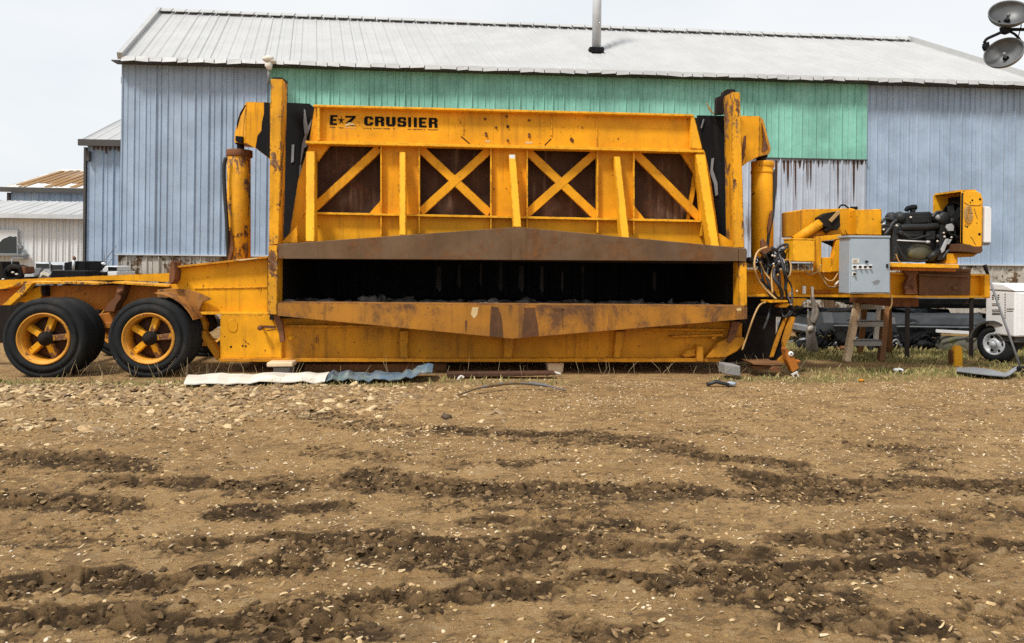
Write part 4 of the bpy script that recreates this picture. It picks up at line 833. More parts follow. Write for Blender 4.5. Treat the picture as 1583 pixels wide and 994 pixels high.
    part('suspension_link', cr, 'dark', lambda m: m.prism([(310, 484), (325, 484), (331, 500), (330, 508), (322, 514), (314, 508)], 9.92, 10.05))
    for c, sp in ((c1, .05), (c2, .10)):
        make_wheel(cr, c, .492, .308, True, .27, R(90)+sp*0+R(-18)+.0 if False else R(72*0+5))
        make_wheel(cr, c+Vector((0, .30, 0)), .480, .315, False, .27)
        make_wheel(cr, c+Vector((0, 2.0, 0)), .487, .315, False, .27); make_wheel(cr, c+Vector((0, 2.35, 0)), .487, .315, False, .27)
    # lettering
    def word(m, first):
        k = 0
        def B(zx, zy): return (490+zx/6.883, 155+zy/6.883)
        def letter(ch, x0, x1, yt, yb, sk=0):
            nonlocal k
            for r in GL[ch]:
                q = [(x0+(x1-x0)*r[0], r[1]), (x0+(x1-x0)*r[2], r[1]), (x0+(x1-x0)*r[2], r[3]), (x0+(x1-x0)*r[0], r[3])]
                pts = [B(x+sk*v, yb+(yt-yb)*v+(x-x0)*.02) for x, v in q]; k += 1
                m.prism(pts, 9.7965-.00012*(k % 9), 9.7985)
        if not first:
            for ch, a0, a1, b0, b1 in (('C', 502, 600, 170, 268), ('R', 617, 716, 172, 273), ('U', 735, 836, 175, 276), ('S', 856, 950, 178, 281), ('I', 970, 1001, 180, 284), ('I', 1030, 1063, 182, 286), ('E', 1085, 1166, 183, 288), ('R', 1189, 1283, 186, 291)): letter(ch, a0, a1, b0, b1)
            return
        letter('E', 135, 212, 156, 262, 8)
        for pts in ([(300, 165), (413, 165), (411, 186), (302, 184)], [(372, 186), (410, 187), (345, 248), (300, 246)], [(360, 262), (412, 268), (411, 272), (352, 270)]):
            m.prism([B(*p) for p in pts], 9.796-.0001*k, 9.7985); k += 1
        c = B(258, 214); star = []
        for i in range(10):
            a = R(90+36*i); r = 7.6 if i % 2 == 0 else 2.0; star.append((c[0]+r*math.cos(a)*.8, c[1]-r*math.sin(a)))
        m.prism(star, 9.7952, 9.7985)
    part('lettering', cr, 'letter', lambda m: word(m, True)); part('lettering', cr, 'letter', lambda m: word(m, False))
    def small(m):
        def row(x0, x1, y0, sl):
            x = x0
            while x < x1:
                w = random.uniform(.8, 2.0)
                if random.random() < .85:
                    y = y0+(x-x0)*sl; m.prism([(x, y), (x+w, y), (x+w, y+random.uniform(.7, 1.7)), (x, y+random.uniform(.8, 1.7))], 9.7965, 9.7985)
                x += w+random.uniform(.2, .8)
        row(509.5, 520, 196, .02); row(521, 531, 196.6, .02); row(577, 603, 197.6, .022); row(607, 610, 198.3, .02); row(630, 676, 199, .022); row(562, 572, 197.5, .02)
    part('small_lettering', cr, 'faded', small)
    part('scuff_mark', cr, 'scuff', lambda m: m.prism([(533, 193), (540, 189), (547, 191), (549, 193.6), (541, 193.2), (535, 195)], 9.793, 9.7945).prism([(750, 217), (758, 217), (758, 220), (750, 220)], 9.797, 9.799).prism([(812, 219), (823, 219), (823, 222), (812, 222)], 9.797, 9.799).pbar((533, 197), (550, 198), .8, 9.797, 9.799))
    # ---------------- right hand machinery
    part('drawbar', cr, 'yellow', lambda m: m.prism([(1154, 420), (1528, 427), (1528, 457), (1154, 456)], 9.95, 10.05))
    part('drawbar_flange', cr, 'yellow_clean', lambda m: m.prism([(1150, 416), (1528, 424), (1528, 427), (1150, 420)], 9.86, 10.14).prism([(1154, 454.5), (1530, 457), (1530, 461), (1154, 458.5)], 9.86, 10.14), .003)
    part('drawbar', cr, 'yellow', lambda m: m.prism([(1154, 421), (1528, 427), (1528, 457), (1154, 455)], 11.4, 11.5).prism([(1150, 418), (1500, 424), (1500, 427), (1150, 421)], 11.3, 11.6))
    P('drawbar_end', 'yellow', [(1522, 424), (1531, 425), (1531, 460), (1522, 460)], 9.84, 11.6)
    P('side_plate', 'stain', [(1421, 416), (1501, 419), (1500, 456), (1421, 457)], 9.84, 9.87, .004)
    part('plate_rail', cr, 'stain', lambda m: m.prism([(1421, 423), (1501, 426), (1501, 429), (1421, 426)], 9.80, 9.84).prism([(1390, 413), (1501, 416), (1501, 420), (1390, 418)], 9.80, 9.88))
    part('plate_bolt', cr, 'rust', lambda m: m.lathe([(0, .03), (.022, .03), (.028, 0)], Matrix.Translation(at(1474.5, 445, 9.84)) @ MY, 12))
    part('chain_hook', cr, 'rust', lambda m: m.prism([(1396, 418), (1408, 414), (1420, 419), (1416, 430), (1419, 455), (1400, 455), (1398, 440), (1404, 428)], 9.80, 9.86).tube(smooth_curve([at(1406, 425, 9.78), at(1402, 438, 9.78), at(1399, 447, 9.78)]), .012, 6).tube(smooth_curve([at(1408, 440, 9.78), at(1413, 444, 9.78), at(1413, 450, 9.78)]), .01, 6), .004)
    P('engine_bed', 'yellow_clean', [(1378, 406), (1483, 409), (1483, 415), (1378, 413)], 9.62, 10.5)
    P('engine_bed', 'orange_rust', [(1380, 413.2), (1478, 415.2), (1478, 420), (1380, 418)], 9.70, 10.5)
    P('bed_post', 'yellow_clean', [(1468, 392), (1481, 392), (1481, 408), (1468, 408)], 9.66, 10.2)
    build_engine(cr)
    # tank and boom cylinder
    tk = P('tank', 'yellow', [(1239, 325), (1243, 323.5), (1318, 322), (1323, 324), (1324, 363), (1239, 365)], 9.95, 10.6, .008)
    P('tank', 'yellow', [(1324.5, 324), (1363.5, 323), (1363.5, 364), (1324.5, 363)], 9.80, 10.6, .01)
    part('filler_cap', tk, 'black', lambda m: m.tube([at(1320, 324, 10.2), at(1320, 319.5, 10.2)], .05, 12).tube(smooth_curve([at(1296, 323, 10.2), at(1300, 317.5, 10.2), at(1306, 317.5, 10.2), at(1312, 322, 10.2)]), .012, 6))
    part('boom_cylinder', cr, 'yellow', lambda m: m.tube([at(1228, 372, 9.82), at(1268, 345, 9.82)], .065, 14))
    part('boom_cylinder', cr, 'yellow_low', lambda m: m.tube([at(1243, 375, 9.9), at(1282, 353, 9.9)], .05, 14))
    part('boom_bracket', cr, 'dark', lambda m: m.prism([(1268, 336), (1280, 329), (1298, 326), (1299, 350), (1294, 356), (1282, 352), (1270, 348)], 9.76, 9.92).tube([at(1275, 358, 9.8), at(1292, 344, 9.8)], .04, 10))
    part('boom_pin', cr, 'tanhose', lambda m: m.bar3(at(1283, 342, 9.74), at(1297, 327, 9.74), .03, .04))
    part('stand', cr, 'yellow', lambda m: m.prism([(1262, 366), (1301, 362), (1301, 369), (1270, 373), (1270, 421), (1262, 421)], 9.72, 9.82).prism([(1293, 371), (1301, 369), (1301, 420), (1284, 420)], 9.725, 9.82)
         .prism([(1270, 398), (1286, 398), (1286, 421), (1270, 421)], 9.73, 9.82), .005)
    P('stand_web', 'black', [(1270, 373), (1293, 371), (1293, 388), (1286, 380), (1272, 374)], 9.80, 9.84, 0)
    jb = P('junction_box', 'yellow_clean', [(1226.5, 369.5), (1260, 370), (1260, 405), (1226.5, 404)], 9.42, 9.72, .008)
    part('lid', jb, 'yellow_clean', lambda m: m.prism([(1226.0, 368), (1261, 369), (1261, 371.5), (1226.0, 370.5)], 9.415, 9.725), .004)
    cb = P('control_cabinet', 'cabinet', [(1314, 367), (1376, 367.5), (1376.5, 454), (1313, 454)], 9.30, 9.58, .008)
    part('lid', cb, 'cabinet', lambda m: m.prism([(1312.5, 364), (1377, 364.5), (1377, 367.6), (1312.5, 367)], 9.285, 9.59), .004)
    part('door', cb, 'cabinet', lambda m: m.prism([(1316, 370), (1374.5, 370), (1375, 452), (1315.5, 452)], 9.288, 9.299), .004)
    part('plate', cb, 'white_dirty', lambda m: m.pbox(1317.6, 400, 1328, 407, 9.281, 9.287).pbox(1317.5, 421, 1324, 426, 9.281, 9.287))
    part('switch_plate', cb, 'white', lambda m: m.pbox(1317.5, 409, 1324, 417, 9.281, 9.287).pbox(1325, 409, 1348.5, 416, 9.281, 9.287))
    for x, y in ((1320.5, 412.5), (1329, 412.5), (1337, 412.5), (1345, 412.5), (1320.5, 423.5), (1339, 404.5)):
        part('switch', cb, 'black', lambda m: m.lathe([(0, .03), (.014, .03), (.016, 0)], Matrix.Translation(at(x, y, 9.281)) @ MY, 10))
    part('label_text', cb, 'faded', lambda m: [m.pbox(1319, 401.6+i*1.7, 1326.5-(i % 2)*2, 402.3+i*1.7, 9.279, 9.2805) for i in range(3)])
    part('latch', cb, 'dark', lambda m: m.pbox(1371, 408, 1373.5, 414, 9.27, 9.289))
    part('smudge', cb, 'greymetal', lambda m: m.prism([(1348, 436), (1356, 432), (1361, 434), (1358, 439), (1352, 441)], 9.2865, 9.2878))
    part('cabinet_bracket', cr, 'dark', lambda m: m.prism([(1330, 425), (1360, 425), (1360, 450), (1330, 450)], 9.59, 9.9))
    # legs and blade under the drawbar
    P('blade', 'dark', [(1148, 487), (1200, 487), (1199, 540), (1196, 557), (1122, 560), (1150, 520)], 10.1, 10.2)
    P('under_frame', 'black', [(1152, 459.5), (1240, 459.5), (1232, 490), (1150, 490)], 10.2, 11.3)
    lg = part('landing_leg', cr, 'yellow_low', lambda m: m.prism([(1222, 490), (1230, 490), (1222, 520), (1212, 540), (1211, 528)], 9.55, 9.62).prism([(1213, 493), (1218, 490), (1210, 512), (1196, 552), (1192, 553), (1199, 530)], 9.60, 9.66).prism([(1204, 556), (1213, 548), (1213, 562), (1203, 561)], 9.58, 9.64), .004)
    part('channel', lg, 'black', lambda m: m.prism([(1213, 488), (1225, 488), (1222, 505), (1211, 532), (1208, 556), (1192, 556), (1203, 520)], 9.63, 9.72))
    ft = part('foot', lg, 'orange_rust', lambda m: m.prism([(1213, 540), (1216, 536.5), (1222, 544), (1229, 553), (1236, 569), (1225, 576), (1216, 556)], 9.46, 9.58).prism([(1224, 558), (1238, 557), (1238, 561), (1226, 562)], 9.58, 9.7), .008)
    part('washer', ft, 'white', lambda m: m.lathe([(.012, .012), (.032, .012), (.034, 0)], Matrix.Translation(at(1222.5, 547, 9.458)) @ MY, 16))
    part('shackle', ft, 'white_dirty', lambda m: m.prism([(1224, 579), (1233, 574), (1236, 583), (1233, 583), (1231.5, 577.5), (1227, 580), (1229, 584), (1227, 584)], 9.42, 9.45))
    part('valve_block', cr, 'dark', lambda m: [m.blob(at(x, y, 9.66), .06, .06, .035, .25) for x, y in ((1205, 482), (1216, 480), (1226, 478), (1234, 476), (1212, 487), (1224, 486))])
    part('valve_shelf', cr, 'yellow', lambda m: m.prism([(1190, 465), (1218, 464.5), (1218, 467.5), (1190, 468)], 9.5, 9.8).prism([(1202, 475), (1210, 469), (1222, 470), (1216, 476)], 9.56, 9.7).prism([(1226, 461.5), (1248, 461.5), (1240, 468), (1238, 474), (1226, 474)], 9.80, 10.1), .004)
    part('valve_knob', cr, 'white_dirty', lambda m: [m.blob(at(x, y, 9.58), .016, .016, .02, .2, 1) for x, y in ((1221, 454), (1232, 450), (1223, 470), (1196, 408), (1198, 396), (1194, 395))])
    part('manifold', cr, 'dark', lambda m: [m.blob(at(x, y, 9.75), sx, .06, sz, .25) for x, y, sx, sz in ((1182, 400, .08, .05), (1190, 404, .09, .06), (1176, 408, .06, .05), (1200, 398, .07, .05), (1192, 392, .05, .05), (1162, 402, .09, .04), (1186, 412, .10, .07), (1200, 410, .09, .06), (1194, 418, .08, .06), (1178, 416, .06, .05))])
    part('bracket', cr, 'rust', lambda m: m.prism([(1176, 372), (1180, 369), (1184, 374), (1188, 382), (1194, 386), (1186, 390), (1183, 397), (1178, 388)], 9.62, 9.66).pbar((1178, 388), (1184, 398), 4, 9.64, 9.7))
    P('tag_strip', 'white', [(1241, 442), (1246, 442), (1246, 454), (1241, 454)], 9.835, 9.855, 0); P('tag_strip', 'white', [(1254, 443), (1258, 443), (1258, 459), (1255, 459)], 9.835, 9.855, 0)
    P('rust_patch', 'orange_rust', [(1259, 449), (1285, 448), (1284, 454), (1260, 454)], 9.93, 9.948, 0)
    def Z6(pts, Y): return smooth_curve([at(1140+x/8.28, 360+y/8.28, Y+.05*math.sin(i*1.7)) for i, (x, y) in enumerate(pts)])
    for pts, r, mt, Y in (([(380, 180), (270, 230), (222, 340), (225, 470), (280, 620), (390, 750), (500, 850)], .013, 'tanhose', 9.45),
                          ([(440, 190), (520, 250), (570, 370), (600, 500), (620, 620), (610, 740)], .022, 'hose', 9.48), ([(540, 390), (480, 460), (470, 570), (530, 670), (570, 770), (560, 850)], .024, 'hose', 9.52),
                          ([(470, 420), (440, 500), (440, 640), (450, 770)], .012, 'tanhose', 9.55), ([(600, 350), (660, 350), (685, 430), (670, 540), (620, 590)], .012, 'tanhose', 9.5),
                          ([(290, 370), (340, 490), (420, 600)], .011, 'tanhose', 9.56), ([(510, 210), (560, 165), (640, 150), (600, 210), (530, 250)], .018, 'hose', 9.55), ([(560, 250), (610, 330), (640, 420), (640, 520)], .02, 'hose', 9.6),
                          ([(845, 400), (860, 480), (900, 525), (980, 520), (1040, 480), (1070, 400)], .009, 'tanhose', 9.6), ([(945, 380), (940, 470), (980, 520)], .009, 'tanhose', 9.58),
                          ([(1040, 510), (1100, 600), (1160, 680), (1240, 695), (1310, 690)], .011, 'tanhose', 9.7), ([(1105, 495), (1110, 560), (1170, 610), (1230, 600), (1290, 510)], .009, 'tanhose', 9.72),
                          ([(640, 590), (690, 680), (700, 790), (690, 900), (640, 800)], .012, 'hose', 9.5), ([(300, 600), (380, 680), (480, 770)], .016, 'hose', 9.6), ([(520, 530), (500, 580), (510, 640)], .012, 'tanhose', 9.56),
                          ([(360, 885), (290, 920), (240, 1000), (180, 1150), (120, 1330), (60, 1500)], .012, 'tanhose', 9.5), ([(1880, 770), (1960, 800), (1975, 900), (1940, 980), (1880, 1000)], .010, 'tanhose', 9.5),
                          ([(1250, 665), (1290, 625), (1330, 605)], .013, 'white_dirty', 9.6), ([(350, 260), (400, 400), (380, 560), (430, 720), (520, 840)], .018, 'hose', 9.62), ([(420, 200), (470, 330), (520, 470), (540, 640), (560, 780)], .02, 'hose', 9.64), ([(560, 210), (640, 330), (660, 480), (620, 680), (640, 860)], .016, 'hose', 9.6), ([(260, 300), (300, 440), (330, 600), (420, 820)], .014, 'hose', 9.66), ([(500, 860), (420, 920), (400, 1060), (330, 1240)], .02, 'hose', 9.7), ([(650, 880), (700, 960), (680, 1040), (600, 1080)], .016, 'hose', 9.6), ([(590, 880), (560, 980), (600, 1080), (680, 1000)], .014, 'hose', 9.58), ([(600, 290), (520, 330), (470, 400), (400, 430)], .02, 'hose', 9.62)):
        part('hose', cr, mt, lambda m: m.tube(Z6(pts, Y), r, 8))
    part('leg_stand', cr, 'dark', lambda m: m.bar3(at(1403, 459, 11.45), Vector((at(1403, 459, 11.45).x, 11.45, 0)), .05, .05).bar3(at(1502, 459, 11.45), Vector((at(1502, 459, 11.45).x, 11.45, 0)), .045, .045))
    part('rear_crossmember', cr, 'rust', lambda m: m.prism([(1378, 461), (1420, 461), (1420, 474), (1378, 474)], 10.2, 11.35))
    return cr

def build_engine(cr):
    en = part('engine', cr, 'engine', lambda m: m.prism([(1382, 348), (1450, 346), (1462, 356), (1466, 405), (1384, 405)], 9.82, 10.4).prism([(1380, 352), (1390, 350), (1390, 404), (1380, 404)], 9.75, 10.3), .02, 2)
    S = lambda n, mt, fn, bv=.008: part(n, en, mt, fn, bv, 2)
    S('valve_cover', 'engine', lambda m: m.prism([(1396, 330), (1441, 329), (1441, 349), (1396, 350)], 9.82, 10.25).prism([(1410, 334), (1438, 333.5), (1438, 344), (1410, 345)], 9.79, 9.83).prism([(1398, 328.5), (1439, 327), (1439, 330), (1398, 331)], 9.86, 10.15))
    S('air_intake', 'black', lambda m: m.tube(smooth_curve([at(1401, 326, 9.95), at(1403, 322.5, 9.95), at(1409, 321, 9.95), at(1416, 320.5, 9.95)]), [.03]*6+[.035]*6+[.04]*6+[.035], 12).tube([at(1411, 324, 9.95), at(1411, 330, 9.95)], .035, 10), 0)
    S('turbo', 'engine', lambda m: m.blob(at(1390, 337, 9.86), .08, .10, .09, .06, 3).blob(at(1379, 336, 9.9), .09, .08, .07, .08, 3).tube([at(1389, 345, 9.85), at(1388, 362, 9.85)], .045, 12), 0)
    S('alternator', 'engine', lambda m: m.lathe([(0, .16), (.05, .16), (.085, .14), (.09, .08), (.09, -.05)], Matrix.Translation(at(1450.5, 338, 9.85)) @ MY, 20), 0)
    S('alternator_cover', 'greymetal', lambda m: m.blob(at(1452, 336, 9.74), .06, .04, .045, .08, 2), 0)
    S('exhaust_manifold', 'engine', lambda m: m.tube(smooth_curve([at(1392, 352, 9.78), at(1410, 351, 9.76), at(1430, 351, 9.76), at(1450, 349, 9.78)]), .045, 12).prism([(1390, 351), (1452, 349), (1452, 354), (1390, 356)], 9.76, 9.85))
    S('fuel_pump', 'engine', lambda m: m.prism([(1394, 357), (1428, 356), (1428, 366), (1394, 366)], 9.76, 9.85).prism([(1432, 358), (1446, 357), (1446, 370), (1432, 371)], 9.74, 9.85).lathe([(0, .06), (.03, .06), (.035, 0)], Matrix.Translation(at(1390, 360, 9.75)) @ MY, 14).lathe([(0, .05), (.03, .05), (.035, 0)], Matrix.Translation(at(1449, 366, 9.78)) @ MY, 14))
    S('fuel_line', 'silver', lambda m: m.tube([at(1387, 371.5, 9.73), at(1436, 374, 9.73)], .010, 6).tube([at(1432, 374, 9.72), at(1437, 374, 9.72)], .018, 8), 0)
    S('oil_pan', 'pan', lambda m: m.blob(at(1421, 391, 9.82), .185, .08, .125, .03, 3), 0)
    S('pan_rim', 'engine', lambda m: m.tube(smooth_curve([at(1388, 377, 9.78), at(1392, 390, 9.76), at(1400, 400, 9.75), at(1418, 404, 9.74), at(1436, 401, 9.75), at(1448, 392, 9.76), at(1454, 378, 9.78)]), .016, 8), 0)
    S('starter', 'engine', lambda m: m.tube([at(1434, 401, 9.76), at(1452, 388, 9.76)], .05, 12).tube([at(1450, 397, 9.8), at(1466, 397, 9.8)], .06, 12), 0)
    S('belt_guard', 'engine', lambda m: m.prism([(1455, 345), (1462, 345), (1464, 402), (1450, 402), (1453, 375)], 9.72, 9.82))
    S('bracket', 'silver', lambda m: m.prism([(1464, 347), (1472, 345.5), (1475, 350), (1474, 357), (1466, 357), (1463, 352)], 9.70, 9.73).prism([(1463, 369), (1467, 369), (1460, 388), (1456, 391), (1455, 386)], 9.70, 9.73).prism([(1469, 370), (1472, 370), (1467, 378), (1464, 377)], 9.70, 9.73), .002)
    S('fitting', 'white_dirty', lambda m: [m.blob(at(x, y, 9.72), .016, .02, .016, .2, 1) for x, y in ((1459, 360), (1460, 366), (1386, 349), (1471, 367), (1366, 346), (1366, 355), (1449, 373), (1408, 336))], 0)
    for pts, mt, r in (([(1363, 345), (1366, 340), (1372, 338), (1382, 340)], 'hose', .02), ([(1364, 350), (1370, 348), (1378, 352)], 'hose', .018), ([(1367, 363), (1374, 355), (1380, 345), (1386, 340)], 'hose', .022), ([(1385, 393), (1389, 403), (1395, 408)], 'tanhose', .008),
                       ([(1441, 336), (1447, 329), (1456, 328), (1462, 336), (1468, 340)], 'hose', .02), ([(1462, 350), (1470, 362), (1478, 366), (1482, 378)], 'hose', .022), ([(1456, 400), (1466, 388), (1478, 384)], 'hose', .028), ([(1446, 398), (1453, 385), (1454, 374)], 'greymetal', .006), ([(1397, 362), (1410, 369), (1426, 366), (1440, 362)], 'hose', .012)):
        S('hose', mt, lambda m: m.tube(smooth_curve([at(x, y, 9.74) for x, y in pts]), r, 8), 0)
    # radiator hood: a yellow shell open towards the engine
    y0, y1 = 9.50, 10.08
    fr = [(1487, 296), (1511, 295.5), (1517, 299), (1519, 306), (1518, 383), (1500, 381), (1486, 376)]
    hd = part('radiator_hood', cr, 'yellow_clean', lambda m: m.prism(fr, y0, y0+.03), .012, 2)
    a = [at(x, y, y0) for x, y in ((1487, 296), (1511, 295.5), (1517, 299), (1519, 306), (1518, 383), (1486, 376))]
    def shell(m):
        top = [a[0], a[1], a[2], a[3], a[4]]
        for p, q in zip(top, top[1:]):
            n = Vector((q.z-p.z, 0, -(q.x-p.x))).normalized()*.025
            if n.z > 0 or n.x > 0: n = -n
            m.solid([p+Vector((0, .03, 0)), q+Vector((0, .03, 0)), q+n+Vector((0, .03, 0)), p+n+Vector((0, .03, 0))], [v+Vector((0, y1-y0, 0)) for v in (p, q, q+n, p+n)])
        m.solid([v+Vector((0, y1-y0, 0)) for v in a], [v+Vector((0, y1-y0+.03, 0)) for v in a])
    part('shell', hd, 'yellow_clean', shell)
    part('lower_band', hd, 'stain', lambda m: m.prism([(1486, 376.5), (1500, 378), (1506, 381), (1514, 381), (1518, 379), (1520, 388), (1515, 392), (1484, 389)], y0-.005, y1-.1), .01, 2)
    part('base_lip', hd, 'yellow_low', lambda m: m.prism([(1480, 391), (1512, 392), (1504, 397), (1480, 398)], y0+.1, y1-.1), .006)
    rx = at(1498, 340, 9.7).x
    part('radiator', hd, 'black', lambda m: m.box(rx-.05, rx+.02, y0+.04, y1-.01, at(1500, 388, 9.6).z, at(1500, 298, 9.6).z-.03))
    fc = Vector((rx-.06, (y0+y1)/2+.02, at(1500, 342, 9.7).z))
    part('fan_shroud', hd, 'black', lambda m: m.lathe([(.26, 0), (.27, .1), (.25, .1), (.24, 0)], Matrix.Translation(fc) @ Matrix.Rotation(-math.pi/2, 4, 'Y'), 32))
    def fan(m):
        for k in range(6):
            an = k*math.pi/3+.3; d = Vector((0, math.cos(an), math.sin(an))); n = Vector((.3, -math.sin(an), math.cos(an))).normalized()*.05
            m.solid([fc+d*.04-n+Vector((-.1, 0, 0)), fc+d*.23-n+Vector((-.1, 0, 0)), fc+d*.23+n+Vector((-.1, 0, 0)), fc+d*.04+n+Vector((-.1, 0, 0))], [v+Vector((.006, 0, 0)) for v in (fc+d*.04-n+Vector((-.1, 0, 0)), fc+d*.23-n+Vector((-.1, 0, 0)), fc+d*.23+n+Vector((-.1, 0, 0)), fc+d*.04+n+Vector((-.1, 0, 0)))])
        m.tube([fc+Vector((-.2, 0, 0)), fc], .05, 12)
    part('fan', hd, 'engine', fan)
    part('rim_edge', hd, 'black', lambda m: m.tube([at(1486.6, 376, y0), at(1487, 340, y0), at(1487.5, 300, y0), at(1490, 296, y0+.02), Vector((at(1490, 296, y0).x-.0, y1, at(1487, 296, y0).z))], .012, 6))
    part('cord_coil', hd, 'tanhose', lambda m: [m.tube([at(1497+(6.3-j*1.1)*math.cos(t)+.4*math.sin(3*t+j), 331+(14-j*2.3)*math.sin(t), y0-.012-.004*(j % 3)) for t in np.linspace(0, 2*math.pi, 25)], .0045, 5) for j in range(5)])
    part('bolt_hole', hd, 'black', lambda m: [m.lathe([(0, .004), (r, .004), (r, 0)], Matrix.Translation(at(x, y, y0)) @ MY, 10) for x, y, r in ((1503, 309.5, .012), (1515, 308, .016), (1500, 313, .008), (1514, 362, .018), (1495, 351, .01), (1510, 345, .006))])
    part('crack', hd, 'stain', lambda m: [m.tube(smooth_curve([at(x, y, y0) for x, y in q]), .005, 5) for q in ([(1490, 313), (1498, 317), (1512, 318), (1516, 316)], [(1493, 346), (1492, 350), (1497, 349)], [(1500, 366), (1503, 369), (1506, 375), (1508, 378)], [(1506, 322), (1508, 330), (1511, 338)])])
    wb = part('radiator_guard', hd, 'white', lambda m: m.prism([(1523, 319), (1531, 319.5), (1533, 323), (1532.5, 375), (1522, 375)], 9.52, 10.0), .01, 2)
    part('bracket', wb, 'greymetal', lambda m: m.prism([(1518.5, 322), (1522.5, 321), (1521.5, 375), (1518, 374)], 9.55, 9.9).prism([(1519, 375.5), (1531, 375.5), (1529, 379), (1520, 378)], 9.55, 9.9))

# ------------------------------------------------------------------ loose things
def build_ladder():
    base = Vector((gp(1340, 558).x, 11.0, 0))
    ld = empty('step_ladder', base, 'worn wooden step ladder with grey treads standing under the grey control cabinet', 'ladder')
    Y = 11.0
    def rail(m, t, b, w, y0, y1):
        f = [at(t-w/2, 455, y1), at(t+w/2, 455, y1), at(b+w/2, 558, y0), at(b-w/2, 558, y0)]
        f[2].z = f[3].z = .0
        m.solid(f, [v+Vector((0, .09, 0)) for v in f])
    part('rail', ld, 'wood', lambda m: rail(m, 1331, 1310.5, 10, Y, Y+.35), .006)
    part('rail', ld, 'wood_dark', lambda m: rail(m, 1373, 1364.5, 9, Y, Y+.35), .006)
    for x0, x1, y, k in ((1331, 1368, 473, .28), (1327, 1366, 500, .19), (1321, 1363, 530, .10)):
        part('tread', ld, 'stepgrey', lambda m: m.prism([(x0, y-4), (x1, y-4), (x1, y+5), (x0, y+5)], Y+k-.02, Y+k+.02).hexa([at(x0, y-4.2, Y+k-.02), at(x1, y-4.2, Y+k-.02), at(x1, y-2.2, Y+k-.02), at(x0, y-2.2, Y+k-.02)], [v+Vector((0, .2, 0)) for v in (at(x0, y-4.2, Y+k-.02), at(x1, y-4.2, Y+k-.02), at(x1, y-2.2, Y+k-.02), at(x0, y-2.2, Y+k-.02))]), .003)
    for t, b in ((1340, 1331), (1375, 1377)):
        def leg(m):
            f = [at(t-3.5, 455, Y+.45), at(t+3.5, 455, Y+.45), at(b+3.5, 535, Y+.95), at(b-3.5, 535, Y+.95)]; f[2].z = f[3].z = 0
            m.solid(f, [v+Vector((0, .06, 0)) for v in f])
        part('rear_leg', ld, 'wood_dark', leg, .004)
    part('rear_brace', ld, 'white_dirty', lambda m: m.pbar((1362, 460), (1354, 530), 7, Y+.5, Y+.53))
    part('top', ld, 'stepgrey', lambda m: m.prism([(1326, 451), (1377, 451), (1377, 455), (1326, 455)], Y+.33, Y+.55), .004)

